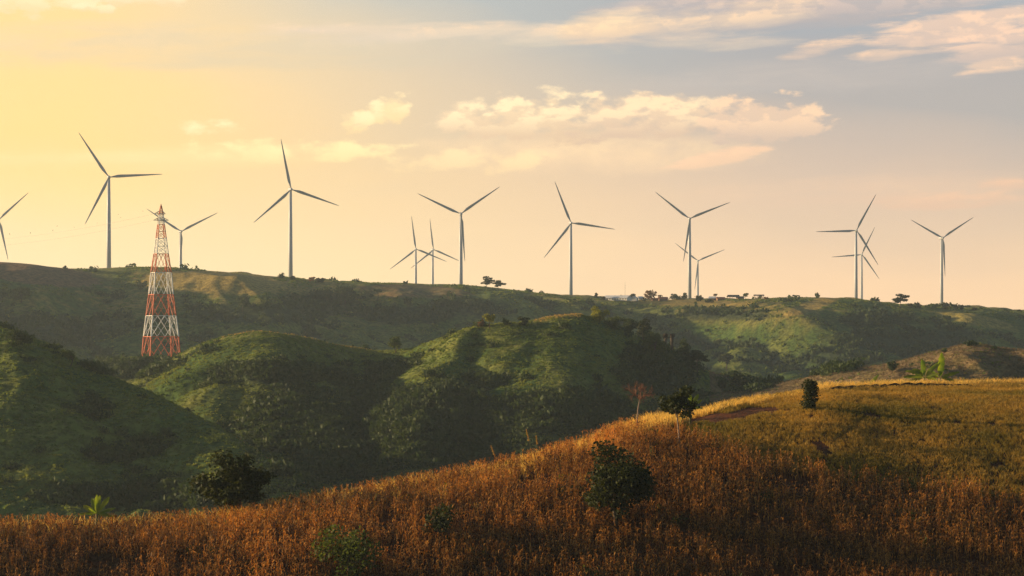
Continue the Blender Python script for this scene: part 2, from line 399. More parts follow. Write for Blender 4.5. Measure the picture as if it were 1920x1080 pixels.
# ------------------------------------------------------------------ materials
def mat_plain(name, c, rough=0.7, spec=0.2, var=0.25, scale=3.0, metal=0.0):
    m = bpy.data.materials.new(name); m.use_nodes = True; w = NT(m.node_tree)
    co = w.n('ShaderNodeTexCoord').outputs['Object']
    nz = w.noise(co, scale, 4)
    c2 = tuple(v * (1 - var) for v in c); c3 = tuple(min(1, v * (1 + var * .6)) for v in c)
    b = w.n('ShaderNodeBsdfPrincipled'); w.put(b.inputs['Base Color'], w.mix(w.sm(nz, .3, .7), c2, c3))
    b.inputs['Roughness'].default_value = rough; b.inputs['Specular IOR Level'].default_value = spec
    b.inputs['Metallic'].default_value = metal
    o = w.n('ShaderNodeOutputMaterial'); w.t.links.new(b.outputs[0], o.inputs[0])
    return m
def mat_leaf(name, ca, cb, trans=0.45, tcol=None, rough=0.65, scale=0.15, spec=0.15, attr=True):
    """leaf: diffuse plus light through the blade; colour varies with the plant and with place"""
    m = bpy.data.materials.new(name); m.use_nodes = True; w = NT(m.node_tree)
    geo = w.n('ShaderNodeNewGeometry').outputs['Position']
    nz = w.noise(geo, scale, 3)
    if attr:
        at = w.n('ShaderNodeAttribute', attribute_name='tint').outputs['Fac']
        f = w.m('ADD', w.m('MULTIPLY', at, 0.7), w.m('MULTIPLY', w.m('SUBTRACT', nz, 0.35), 0.9), clamp=True)
    else:
        f = w.sm(nz, .3, .7)
    c = w.mix(f, ca, cb)
    b = w.n('ShaderNodeBsdfPrincipled'); w.put(b.inputs['Base Color'], c)
    b.inputs['Roughness'].default_value = rough; b.inputs['Specular IOR Level'].default_value = spec
    tr = w.n('ShaderNodeBsdfTranslucent'); w.put(tr.inputs[0], w.mix(1.0, c, tcol or (1.6, 1.5, 0.8), 'MULTIPLY'))
    mx = w.n('ShaderNodeMixShader'); mx.inputs[0].default_value = trans
    w.t.links.new(b.outputs[0], mx.inputs[1]); w.t.links.new(tr.outputs[0], mx.inputs[2])
    o = w.n('ShaderNodeOutputMaterial'); w.t.links.new(mx.outputs[0], o.inputs[0])
    return m
M = {
    'corn': mat_leaf('dry_corn_leaf', (.055, .022, .006), (.78, .39, .085), .38, (1.3, 1.0, .5), scale=.10, spec=.2, rough=.5),
    'gold': mat_leaf('golden_grass_blade', (.50, .33, .08), (.80, .60, .20), .55, (1.3, 1.1, .6), scale=.3),
    'tuft': mat_leaf('field_grass_blade', (.125, .115, .020), (.44, .27, .060), .45, (1.3, 1.1, .5), scale=.09),
    'hillgrass': mat_leaf('hillside_grass_blade', (.060, .110, .022), (.190, .200, .042), .42, (1.4, 1.4, .6), scale=.02),
    'shrub': mat_leaf('shrub_leaf', (.022, .042, .013), (.060, .082, .022), .22, (1.5, 1.5, .6), scale=.02),
    'straw': mat_leaf('brown_hill_grass_blade', (.11, .075, .040), (.22, .155, .080), .25, (1.2, 1.1, .8), scale=.05),
    'dry': mat_leaf('dry_hill_grass_blade', (.30, .20, .06), (.50, .36, .12), .45, (1.2, 1.1, .7), scale=.05),  # brightened to carry the sunlit gold of the middle hill crest
    'dark': mat_leaf('dark_tree_leaf', (.010, .019, .005), (.042, .052, .010), .28, (1.8, 1.5, .5), scale=.5),
    'mid': mat_leaf('green_tree_leaf', (.040, .065, .014), (.090, .110, .026), .4, (1.6, 1.5, .5), scale=.3),
    'yellow': mat_leaf('yellow_green_leaf', (.13, .14, .02), (.30, .28, .05), .5, (1.3, 1.3, .5), scale=.3),
    'russet': mat_leaf('dry_brown_leaf', (.10, .050, .020), (.20, .10, .040), .4, (1.3, 1.1, .6), scale=.3),
    'banana': mat_leaf('banana_leaf', (.065, .125, .013), (.180, .220, .030), .5, (1.8, 1.7, .4), scale=.8, rough=.4, spec=.4, attr=False),
    'bark': mat_plain('bark', (.10, .075, .055), .9, .1, .5, 6),
    'palebark': mat_plain('pale_bark', (.26, .19, .14), .9, .1, .4, 6),
    'deadwood': mat_plain('dead_wood', (.20, .095, .060), .9, .1, .4, 3),
    'stem': mat_plain('banana_stem', (.16, .14, .05), .6, .2, .4, 4),
    'white': mat_plain('turbine_paint', (.44, .46, .49), .45, .4, .04, .05),
    'blade': mat_plain('backlit_blade_paint', (.29, .31, .34), .4, .4, .04, .05),  # darker than the tower: backlit shade put into the blade colour
    'pylonred': mat_plain('pylon_red_paint', (.58, .115, .032), .5, .3, .25, .6),
    'pylonwhite': mat_plain('pylon_white_paint', (.72, .70, .66), .5, .3, .12, .6),
    'steel': mat_plain('galvanised_steel', (.35, .34, .33), .5, .4, .2, 2),
    'wallwhite': mat_plain('whitewashed_wall', (.70, .66, .58), .8, .1, .12, .8),
    'wallbrown': mat_plain('timber_wall', (.26, .15, .09), .8, .1, .3, .8),
    'roofpale': mat_plain('pale_metal_roof', (.55, .56, .56), .5, .3, .15, .5),
    'roofred': mat_plain('rusty_red_roof', (.30, .10, .06), .7, .2, .3, .5),
    'roofdark': mat_plain('dark_roof', (.10, .085, .08), .7, .2, .3, .5),
    'glass': mat_plain('dark_window_glass', (.04, .05, .06), .15, .6, .1, 1),
    'bird': mat_plain('dark_feather', (.03, .028, .026), .8, .1, .2, 4),
    'soilbank': mat_plain('dark_soil', (.035, .018, .010), .95, .05, .4, 2),
}

# ------------------------------------------------------------------ the land: one sheet
def smooth01(a, b, v):
    t = np.clip((v - a) / (b - a), 0, 1); return t * t * (3 - 2 * t)
def blob(px, py, cx, cy, rx, ry, tilt=0):
    dx = px - cx; dy = py - cy - tilt * dx
    return np.clip(1.3 - np.sqrt((dx / rx) ** 2 + (dy / ry) ** 2), 0, 1)
def gully(x, y, r=16.0):
    z = height(x, y)
    a = (height(x + r, y) + height(x - r, y) + height(x, y + r) + height(x, y - r)) / 4
    return (a - z) / r          # > 0 in hollows
def cover(x, y, z, g):
    """which plants or soil cover the land, with some sunlight painted in: returns colour, wood density"""
    px, py = proj(x, np.maximum(y, 60), z)
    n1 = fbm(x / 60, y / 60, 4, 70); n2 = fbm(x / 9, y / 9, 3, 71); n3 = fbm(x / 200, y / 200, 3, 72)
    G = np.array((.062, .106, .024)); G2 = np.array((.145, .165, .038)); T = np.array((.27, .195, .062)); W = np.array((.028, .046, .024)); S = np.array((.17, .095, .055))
    def lerp(a, b, t): return a * (1 - t[..., None]) + b * t[..., None]
    c = lerp(G + 0 * x[..., None], G2, smooth01(-.35, .45, n1 + .5 * n2))
    far = y > 1200
    # dry grass on crests and open slopes, plus sunlight painted golden along hilltops
    dry = smooth01(.10, .55, n3 + .35 * n2 + .6 * np.clip(-g * 1.5, -.3, .5) + .10 * far)
    right = (y > 520) & (y < 900) & (px > 1330)
    dry = np.where(right, np.maximum(dry, .75 + .3 * n2), dry)
    mid = (y > 500) & (y < 1000) & ~right
    cu = np.clip(960 + F * x / np.maximum(y, 110), -1500, 3500)
    rim = np.zeros_like(x)
    for rd in (MID, LEFT):
        rim = np.maximum(rim, np.exp(-np.abs(np.interp(cu, _UT, rd.D) - y) / 8.0))
    sun_rim_w = np.maximum(smooth01(990, 1010, cu) * smooth01(1100, 1085, cu), .55 * smooth01(380, 440, cu) * smooth01(720, 690, cu))
    dry = np.where(mid, dry * .22 + rim * sun_rim_w, dry)
    dry = np.where(far, dry * smooth01(-14, 12, z), dry)
    dry = np.where(far, np.maximum(dry, (.9 * np.exp(-np.maximum(np.interp(cu, _UT, FAR.D) - y, 0) / 26.0)) * smooth01(-.35, .25, n1 + .3 * n2 + .3 * smooth01(700, 300, cu))), dry)  # far crest gets the same painted golden sunlight
    dry = np.clip(dry, 0, .95)
    c = lerp(c, T, dry * .75)
    c = lerp(c, np.array((.17, .115, .065)) + 0 * c, right * .85 * (1 - .4 * smooth01(0, .4, n2)))
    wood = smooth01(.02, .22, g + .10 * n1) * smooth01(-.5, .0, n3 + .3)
    band = np.zeros_like(x)
    for (cx, cy, rx, ry) in ((60, 620, 230, 30), (480, 590, 150, 22), (600, 575, 90, 25), (760, 590, 130, 20), (880, 575, 80, 15), (1360, 590, 110, 14), (1560, 670, 90, 22), (1700, 640, 160, 30), (1640, 600, 90, 18)):
        band = np.maximum(band, blob(px, py, cx, cy, rx, ry) * far)
    for (cx, cy, rx, ry) in ((560, 800, 130, 80), (700, 780, 120, 60), (860, 780, 120, 60), (1000, 780, 160, 50), (1230, 690, 80, 50), (500, 700, 160, 22), (900, 850, 150, 50), (1560, 690, 60, 20), (640, 860, 160, 60), (240, 690, 90, 20), (1400, 720, 60, 22), (260, 930, 200, 25)):  # a low mid-valley patch is added to darken a sunlit mound
        band = np.maximum(band, blob(px, py, cx, cy, rx, ry) * (~far))
    band = smooth01(.15, .8, band + .5 * n1 + .3 * n2)
    wood = np.maximum(wood, band * .9)
    # open farmland, plus sunlight painted golden on two knolls
    f1 = smooth01(.2, .5, blob(px, py, 60, 512, 140, 22, .12) * far + .15 * n2)
    f2 = smooth01(.2, .5, blob(px, py, 770, 546, 120, 13, .03) * far + .2 * n2)
    sun_knoll_a = smooth01(.2, .6, blob(px, py, 400, 530, 160, 24, .05) * far + .2 * n2)
    sun_knoll_b = smooth01(.2, .6, blob(px, py, 1525, 572, 60, 12, -.35) * far + .2 * n2)
    f5 = smooth01(.2, .6, blob(px, py, 1290, 568, 130, 8, .03) * far + .2 * n2)
    f6 = smooth01(.2, .6, blob(px, py, 1830, 600, 90, 12, .2) * far + .2 * n2)
    fields = np.clip(f1 + f2 + sun_knoll_a + sun_knoll_b + f5 + f6, 0, 1)
    wood = wood * (1 - fields)
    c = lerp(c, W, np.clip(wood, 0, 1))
    c = lerp(c, S, f1 * .95); c = lerp(c, S * 1.15, f2 * (.6 + .4 * n2)); c = lerp(c, np.array((.36, .25, .075)) + 0 * c, np.clip(sun_knoll_a + sun_knoll_b + f5 * .7 + f6 * .6, 0, 1) * .8)
    soil = np.array((.085, .030, .013))
    nearm = 1 - smooth01(330, 345, y)
    c = lerp(c, soil + 0 * x[..., None], nearm)
    return c, wood, dry * (1 - fields * .0), fields
def build_land():
    ty = np.concatenate([np.linspace(-0.85, -0.31, 70, endpoint=False), np.linspace(-0.31, 0.31, 760, endpoint=False), np.linspace(0.31, 0.85, 71)])
    ys = np.concatenate([np.arange(-50, 180, 6.0), np.arange(180, 340, 1.0), np.arange(340, 470, 5.0), np.arange(470, 960, 1.6), np.arange(960, 1260, 3.0), np.arange(1260, 1800, 2.6), np.arange(1800, 2400, 12.0), np.linspace(2400, 4600, 40)])
    Yg, Tg = np.meshgrid(ys, ty, indexing='ij')
    Xg = Tg * (Yg + 60)
    Z = height_exact(Xg, Yg)
    GRID.update(t=ty, ti=np.arange(len(ty), dtype=float), y=ys, yi=np.arange(len(ys), dtype=float), Z=Z)
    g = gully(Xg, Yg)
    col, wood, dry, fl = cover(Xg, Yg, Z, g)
    ny, nx = Yg.shape
    V = np.stack([Xg, Yg, Z], -1).reshape(-1, 3)
    i = np.arange(ny - 1)[:, None] * nx + np.arange(nx - 1)[None, :]
    Q = np.stack([i, i + 1, i + nx + 1, i + nx], -1).reshape(-1, 4)
    m = bpy.data.materials.new('land_cover'); m.use_nodes = True; w = NT(m.node_tree)
    at = w.n('ShaderNodeAttribute', attribute_name='cover').outputs['Color']
    pos = w.n('ShaderNodeNewGeometry').outputs['Position']
    n1 = w.noise(pos, 0.35, 6, .65); n2 = w.noise(pos, 2.0, 4, .6)
    c = w.mix(w.sm(n1, .35, .65), w.mix(1, at, (.60, .62, .60), 'MULTIPLY'), w.mix(1, at, (1.35, 1.30, 1.2), 'MULTIPLY'))
    bsdf = w.n('ShaderNodeBsdfPrincipled'); w.put(bsdf.inputs['Base Color'], c); bsdf.inputs['Roughness'].default_value = .95; bsdf.inputs['Specular IOR Level'].default_value = .08
    bp = w.n('ShaderNodeBump'); bp.inputs['Strength'].default_value = .9; bp.inputs['Distance'].default_value = 1.2
    w.put(bp.inputs['Height'], w.m('ADD', n1, w.m('MULTIPLY', n2, .25))); w.t.links.new(bp.outputs[0], bsdf.inputs['Normal'])
    o = w.n('ShaderNodeOutputMaterial'); w.t.links.new(bsdf.outputs[0], o.inputs[0])
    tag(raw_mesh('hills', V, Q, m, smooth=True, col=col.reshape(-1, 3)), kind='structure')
build_land()

# ------------------------------------------------------------------ scatter helpers
def rand_unit(n):
    v = rng.normal(size=(n, 3)); return v / np.linalg.norm(v, axis=1, keepdims=True)
def leaf_quads(cen, size, up_bias=0.0, aspect=1.6):
    """quads of random orientation at centres (n,3); returns V,Q"""
    n = len(cen)
    a = rand_unit(n); b = rand_unit(n)
    a[:, 2] *= (1 - up_bias); a /= np.linalg.norm(a, axis=1, keepdims=True)
    b = np.cross(a, b); b /= np.linalg.norm(b, axis=1, keepdims=True)
    s = np.asarray(size, float).reshape(-1, 1) * np.ones((n, 1))
    A = a * s * aspect * .5; B = b * s * .5
    V = np.stack([cen - A, cen + B, cen + A, cen - B], 1).reshape(-1, 3)      # pointed leaf
    Q = np.arange(4 * n).reshape(n, 4)
    return V, Q
def scatter(name, temps, pos, scl, mat, tilt=0.1, zs=None, label=None, tints=None, tag_kind='stuff'):
    Vs, Qs, Ts = [], [], []; off = 0
    which = rng.integers(0, len(temps), len(pos))
    for k, tp in enumerate(temps):
        tv, tq = tp[0], tp[1]
        idx = np.nonzero(which == k)[0]
        if not len(idx): continue
        n = len(idx); a = rng.random(n) * 2 * np.pi
        ca, sa = np.cos(a)[:, None], np.sin(a)[:, None]
        s = scl[idx][:, None]; sz = s if zs is None else zs[idx][:, None]
        x = tv[None, :, 0]; y = tv[None, :, 1]; z = tv[None, :, 2]
        X = (x * ca - y * sa) * s; Y = (x * sa + y * ca) * s; Z = z * sz
        lx = rng.normal(size=(n, 1)) * tilt; ly = rng.normal(size=(n, 1)) * tilt
        X = X + Z * lx; Y = Y + Z * ly
        P = np.stack([X, Y, Z + 0 * X], -1) + pos[idx][:, None, :]
        Vs.append(P.reshape(-1, 3)); nv = len(tv)
        Qs.append((tq[None] + (np.arange(n) * nv)[:, None, None] + off).reshape(-1, tq.shape[1])); off += n * nv
        tt = rng.random(n) if tints is None else tints[idx]
        Ts.append((tt[:, None] + (tp[2][None, :] if len(tp) > 2 else np.zeros((1, nv)))).ravel())
    o = raw_mesh(name, np.concatenate(Vs), np.concatenate(Qs), mat, tint=np.concatenate(Ts))
    tag(o, label, None, None, tag_kind)
    return o
def strip(pts, widths, side):
    """ribbon along pts; side = unit width direction"""
    V = []; Q = []
    for p, wd in zip(pts, widths):
        V += [np.array(p) - side * wd / 2, np.array(p) + side * wd / 2]
    for i in range(len(pts) - 1):
        Q.append((2 * i, 2 * i + 1, 2 * i + 3, 2 * i + 2))
    return V, Q
def join(parts):
    V, Q, o = [], [], 0
    for v, q in parts:
        v = np.asarray(v, float); V.append(v); Q.append(np.asarray(q) + o); o += len(v)
    return np.concatenate(V), np.concatenate(Q)
def corn_template():
    parts = []; h = 1.75
    for a in (0, 1.57):
        sd = np.array((math.cos(a), math.sin(a), 0)) 
        parts.append(strip([(0, 0, 0), (.01, 0, h * .5), (.02, .01, h)], (.035, .03, .015), sd))
    a = rng.random() * 6.28
    for k in range(9):
        z0 = .25 + k * (h - .45) / 9 + rng.random() * .08
        a += math.pi + rng.normal() * .5
        d = np.array((math.cos(a), math.sin(a), 0)); sd = np.array((-math.sin(a), math.cos(a), 0.25 * rng.normal())); sd /= np.linalg.norm(sd)
        L = .42 + .25 * rng.random(); up = .20 * rng.random() + .05; dr = rng.random() * .55
        pts = [np.array((0, 0, z0)), d * L * .3 + (0, 0, z0 + up), d * L * .65 + (0, 0, z0 + up - .25 * dr), d * L * .85 + (0, 0, z0 + up * .4 - dr)]
        parts.append(strip(pts, (.05, .10, .085, .015), sd))
    # ear
    z0 = .75 + .2 * rng.random(); d = np.array((math.cos(a + 1), math.sin(a + 1), 0)); sd = np.array((-d[1], d[0], 0))
    parts.append(strip([d * .03 + (0, 0, z0), d * .10 + (0, 0, z0 + .10), d * .14 + (0, 0, z0 + .24)], (.05, .085, .02), sd))
    for k in range(5):
        b = rng.random() * 6.28; d = np.array((math.cos(b), math.sin(b), 0)); sd = np.array((-d[1], d[0], 0))
        l = .10 + .08 * rng.random()
        parts.append(strip([(0, 0, h - .02), d * l * .6 + (0, 0, h + .16), d * l * 1.3 + (0, 0, h + .24)], (.02, .028, .012), sd))
    tl = np.concatenate([np.full(len(p[0]), rng.normal() * .38) for p in parts])
    v, q = join(parts)
    return v, q, tl
def tuft_template(nb, h, spread, wd, curl=.5):
    parts = []
    for k in range(nb):
        a = rng.random() * 6.28; d = np.array((math.cos(a), math.sin(a), 0)); b = rng.random() * 3.14
        sd = np.array((math.cos(b), math.sin(b), 0)); r0 = rng.random() * spread * .4; hh = h * (.55 + .6 * rng.random()); s = spread * (.3 + rng.random())
        parts.append(strip([d * r0, d * (r0 + s * .35) + (0, 0, hh * .65), d * (r0 + s) + (0, 0, hh * (1 - curl * .2 * rng.random()))], (wd, wd * .9, wd * .25), sd))
    return join(parts)
def clump_template(n, size, flat=.75):
    c = rand_unit(n) * (rng.random((n, 1)) ** .45)
    c[:, 2] = np.abs(c[:, 2]) * flat + .05
    c *= 1 + .25 * rng.normal(size=(n, 1)) * .5
    return leaf_quads(c, size * (.6 + .8 * rng.random(n)))
def visible(x, y, z, tol=5.0, top=1.0):
    ok = np.ones(len(x), bool)
    for f in np.linspace(.16, .985, 42):
        h = height(x * f, y * f)
        ok &= h < (z + top) * f + tol * (1 - f) * .3
    return ok
CORN_EDGE = np.array([(-2000, 0), (1185, 0), (1200, 812), (1290, 826), (1400, 858), (1500, 890), (1600, 905), (1700, 915), (1800, 925), (1920, 940), (3500, 1000)], float)

# ------------------------------------------------------------------ the dry corn crop and the field's grasses
def field_points(n):
    ys = 180 + rng.random(n) * 132; u = -300 + rng.random(n) * 2700
    # area-uniform: width grows with distance
    keep = rng.random(n) < ys / 312
    ys, u = ys[keep], u[keep]; x = (u - 960) / F * ys
    D = np.interp(u, _UT, FD)
    k = ys < D + 3
    return x[k], ys[k], u[k], D[k]
def build_field():
    # rows of corn run roughly along the slope
    x, y, u, D = field_points(75000)
    z = height(x, y); px, py = proj(x, y, z)
    edge = np.interp(px, CORN_EDGE[:, 0], CORN_EDGE[:, 1]) + 6 * pnoise(x / 6, y / 6, 90)
    iscorn = py > edge
    lane = pnoise(x / 7, y / 3.5, 91)
    c = iscorn & (lane > -.30)
    # golden reed grass tops the crest between the trees
    rr = np.random.default_rng(3).random(len(x))
    reed = (blob(px, py, 1200, 806, 85, 28) > .25 + .8 * rr) | (blob(px, py, 985, 880, 70, 22) > .5 + .8 * rr)
    lit_belt = smooth01(820, 1000, px) * smooth01(1250, 1150, px) * np.exp(-np.maximum(D - y, 0) / 5.0)  # corn gives way to gold grass here, standing in for sunlight on the crest
    reed |= rr < lit_belt * .75
    reed &= (D - y < 16)
    c &= ~reed
    P = np.stack([x, y, z], 1)
    sel = np.nonzero(c)[0][:30000]
    tv = [corn_template() for _ in range(12)]
    patch = fbm(x / 18, y / 18, 3, 93)
    sc_ = (.92 + .18 * rng.random(len(x)) + .20 * patch)
    scatter('dried_corn_crop', tv, P[sel], sc_[sel], M['corn'], .10, zs=(sc_ * (.95 + .12 * rng.random(len(x))))[sel],
            label='dense crop of dried brown corn covering the near slope', tints=np.clip(rng.random(len(x)) * .8 + patch * .5, 0, 1)[sel])
    wsel = np.nonzero(c & (pnoise(x / 5, y / 3, 130) > .30) & (rng.random(len(x)) < .12))[0][:420]
    scatter('field_weeds', [clump_template(30, .22) for _ in range(5)], P[wsel] + np.array((0, 0, .5)), (.35 + .45 * rng.random(len(x)))[wsel], M['mid'], .1, zs=(.9 + .7 * rng.random(len(x)))[wsel], label='scattered green weeds showing between the dry corn plants')
    # young and dry grass on the right of the field
    x, y, u, D = field_points(370000)
    z = height(x, y); px, py = proj(x, y, z)
    edge = np.interp(px, CORN_EDGE[:, 0], CORN_EDGE[:, 1]) + 6 * pnoise(x / 6, y / 6, 90)
    path = dirt(px, py)
    bare = fbm(x / 5, y / 9, 3, 95)
    row = np.abs(pnoise((x * .5 + y) / 1.3, x / 30, 97))
    gsel = (py <= edge + 4) & (px > 1170) & (path < .35) & (bare > -.50) & (rng.random(len(x)) < .9)
    P = np.stack([x, y, z], 1)
    green = np.clip(.55 + fbm(x / 14, y / 20, 3, 96) * 1.1 - .5 * smooth01(1450, 1250, px) + .1 * rng.normal(size=len(x)), 0, 1)
    tv = [tuft_template(6, .50, .22, .045) for _ in range(10)]
    i = np.nonzero(gsel)[0]
    sc2 = .65 + .55 * rng.random(len(x)) + .3 * (bare)
    crest = smooth01(16, 3, D - y)
    sc2 = sc2 * (1 + .35 * crest) * (1 - 1.1 * np.clip(dirt(px, py), 0, .35))
    scatter('field_grass', tv, P[i], np.clip(sc2, .4, 2)[i], M['tuft'], .12, label='patchy green and brown grass on the right of the near hill', tints=green[i])
    # gold grass on crests, thickened in places to imitate a sunlit edge
    g2 = np.nonzero((D - y < 9) & (path < .5) & (rng.random(len(x)) < .30 * (.12 + .88 * smooth01(1180, 1200, px) + 2.6 * (blob(px, py, 1040, 866, 150, 40) + .3 * pnoise(x / 4, y / 4, 98)))))[0]
    g3 = np.nonzero((blob(px, py, 1200, 806, 85, 28) > .2 + .7 * rng.random(len(x))) & (D - y < 14) & (rng.random(len(x)) < .5))[0]
    g5 = np.nonzero((rng.random(len(x)) < .34 * smooth01(820, 1000, px) * smooth01(1300, 1180, px) * np.exp(-np.maximum(D - y, 0) / 5.0)))[0]
    g6 = np.nonzero((px < 900) & (rng.random(len(x)) < .07 * np.exp(-np.maximum(D - y, 0) / 2.5)))[0]
    g4 = np.nonzero((px > 1530) & (D - y < 6) & (rng.random(len(x)) < .5))[0]
    g = np.unique(np.concatenate([g2, g3, g4, g5, g6]))
    tv = [tuft_template(9, 1.15, .55, .04, 1.0) for _ in range(10)]
    sc3 = (.55 + .5 * rng.random(len(x))) * np.where(px > 1450, .75, 1.0); sc3[g3] += .35; sc3[g5] += .4; sc3[g6] += .7; sc3[g4] += .3 * (rng.random(len(g4)) > .6) + .2
    scatter('golden_grass', tv, P[g], sc3[g], M['gold'], .15, label='long golden grass on the near hill crest, thickened to imitate its sunlit edge')
def dirt(px, py):
    w = 8 * np.sin(px / 17) + 5 * np.sin(px / 7 + py / 5)
    a = blob(px, py + .25 * w, 1370, 780, 95, 9, -.14)
    b = blob(px, py + w, 1590, 806, 62, 13, -.55)
    d = blob(px, py + .3 * w, 1700, 752, 110, 6, .0)
    return np.maximum(a, np.maximum(b * .30, d * .30))
build_field()

# dark cut bank that crosses the top of the near hill on the right
def build_bank():
    mb = []; Q = []
    us = np.linspace(1525, 2300, 190)
    for u in us:
        D = np.interp(u, _UT, FD) - 7.0
        x = (u - 960) / F * D; z = float(height(np.array([x]), np.array([D]))[0])
        h = (.75 + .3 * pnoise(u / 9, 0, 3)) * smooth01(1525, 1570, u) * (1 - .6 * smooth01(1790, 1850, u))
        mb += [(x, D - .5, z - .15), (x, D - .38, z + h * .8), (x, D + .1, z + h), (x, D + .9, z - .15)]
    for i in range(len(us) - 1):
        for k in range(3): Q.append((4 * i + k, 4 * i + 4 + k, 4 * i + 5 + k, 4 * i + 1 + k))
    tag(raw_mesh('soil_bank', mb, Q, M['soilbank'], smooth=False), kind='structure')
build_bank()

# ------------------------------------------------------------------ cover of the hills beyond
def hill_points(n, y0, y1, u0=-260, u1=2260):
    y = y0 + rng.random(n) * (y1 - y0); y = np.sort(y)
    k = rng.random(n) < y / y1; y = y[k]
    u = u0 + rng.random(len(y)) * (u1 - u0); x = (u - 960) / F * y
    z = height(x, y)
    v = visible(x, y, z)
    return x[v], y[v], z[v]
def build_hill_cover():
    x, y, z = hill_points(375000, 500, 1080)
    g = gully(x, y); col, wood, dry, fl = cover(x, y, z, g)
    px, py = proj(x, y, z); r = rng.random(len(x))
    n9 = fbm(x / 14, y / 14, 3, 101)
    P = np.stack([x, y, z - .1], 1)
    # woods and thicket
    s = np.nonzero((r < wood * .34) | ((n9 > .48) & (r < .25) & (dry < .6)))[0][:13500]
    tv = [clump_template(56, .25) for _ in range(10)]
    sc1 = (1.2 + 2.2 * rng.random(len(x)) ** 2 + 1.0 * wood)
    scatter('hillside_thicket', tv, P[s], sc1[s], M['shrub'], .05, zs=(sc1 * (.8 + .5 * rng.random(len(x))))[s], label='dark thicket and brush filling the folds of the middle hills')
    # grass tussocks on open slopes
    s = np.nonzero((wood < .75) & ~((px > 1330) & (y < 900) & (rng.random(len(x)) < .8)) & (dry < .62 + .25 * rng.random(len(x))) & (r > .3) & (n9 > -.55))[0][:86000]
    tv = [clump_template(9, .60, .4) for _ in range(10)]
    sc1 = (.40 + .45 * rng.random(len(x)) + .5 * np.clip(n9, 0, 1))
    tn = np.clip(.45 + fbm(x / 30, y / 30, 3, 104) + .2 * rng.normal(size=len(x)), 0, 1)
    scatter('hillside_grass', tv, P[s], sc1[s], M['hillgrass'], .1, label='rough green grass covering the middle hills', tints=tn[s])
    tv = [tuft_template(8, .9, .6, .12) for _ in range(8)]
    s = np.nonzero((px > 1330) & (y < 900) & (wood < .6) & (r < .7))[0][:14000]
    scatter('brown_hill_grass', tv, P[s], (.5 + .4 * rng.random(len(x)))[s], M['straw'], .1, label='dull brown grass on the low hill at the right')
    s = np.nonzero((dry > .45) & (wood < .6) & (r < .6) & ~((px > 1330) & (y < 900)))[0][:26000]  # mostly follows the golden crest edge painted as sunlight in the cover
    scatter('dry_hill_grass', tv, P[s], (.6 + .5 * rng.random(len(x)))[s], M['dry'], .1, label='straw coloured dry grass standing in for sunlight on the middle hill crests')
    # far slopes
    x, y, z = hill_points(182000, 1150, 1790)
    g = gully(x, y, 30.0); col, wood, dry, fl = cover(x, y, z, gully(x, y)); r = rng.random(len(x))
    P = np.stack([x, y, z - .2], 1)
    n9 = fbm(x / 26, y / 26, 3, 107); px0 = 960 + F * x / y
    s = np.nonzero((r < wood * .16) | ((n9 > .5) & (r < .04) & (fl < .3) & (np.interp(px0, _UT, FAR.D) - y > 14)))[0][:9000]
    tv = [clump_template(30, .42) for _ in range(10)]
    sc1 = 2.2 + 2.6 * rng.random(len(x)) ** 1.6
    scatter('far_woodland', tv, P[s], sc1[s], M['shrub'], .03, zs=(sc1 * (1.0 + .5 * rng.random(len(x))))[s], label='dark woodland lining the gullies of the far ridge')
    s = np.nonzero((wood < .6) & (r > .55) & (n9 > .0) & (fl < .5) & (np.interp(px0, _UT, FAR.D) - y > 14))[0][:16000]
    tv = [clump_template(7, .7, .45) for _ in range(8)]
    scatter('far_grass', tv, P[s], (.9 + .9 * rng.random(len(x)))[s], M['hillgrass'], .1, label='low green scrub dotted over the far ridge')
build_hill_cover()

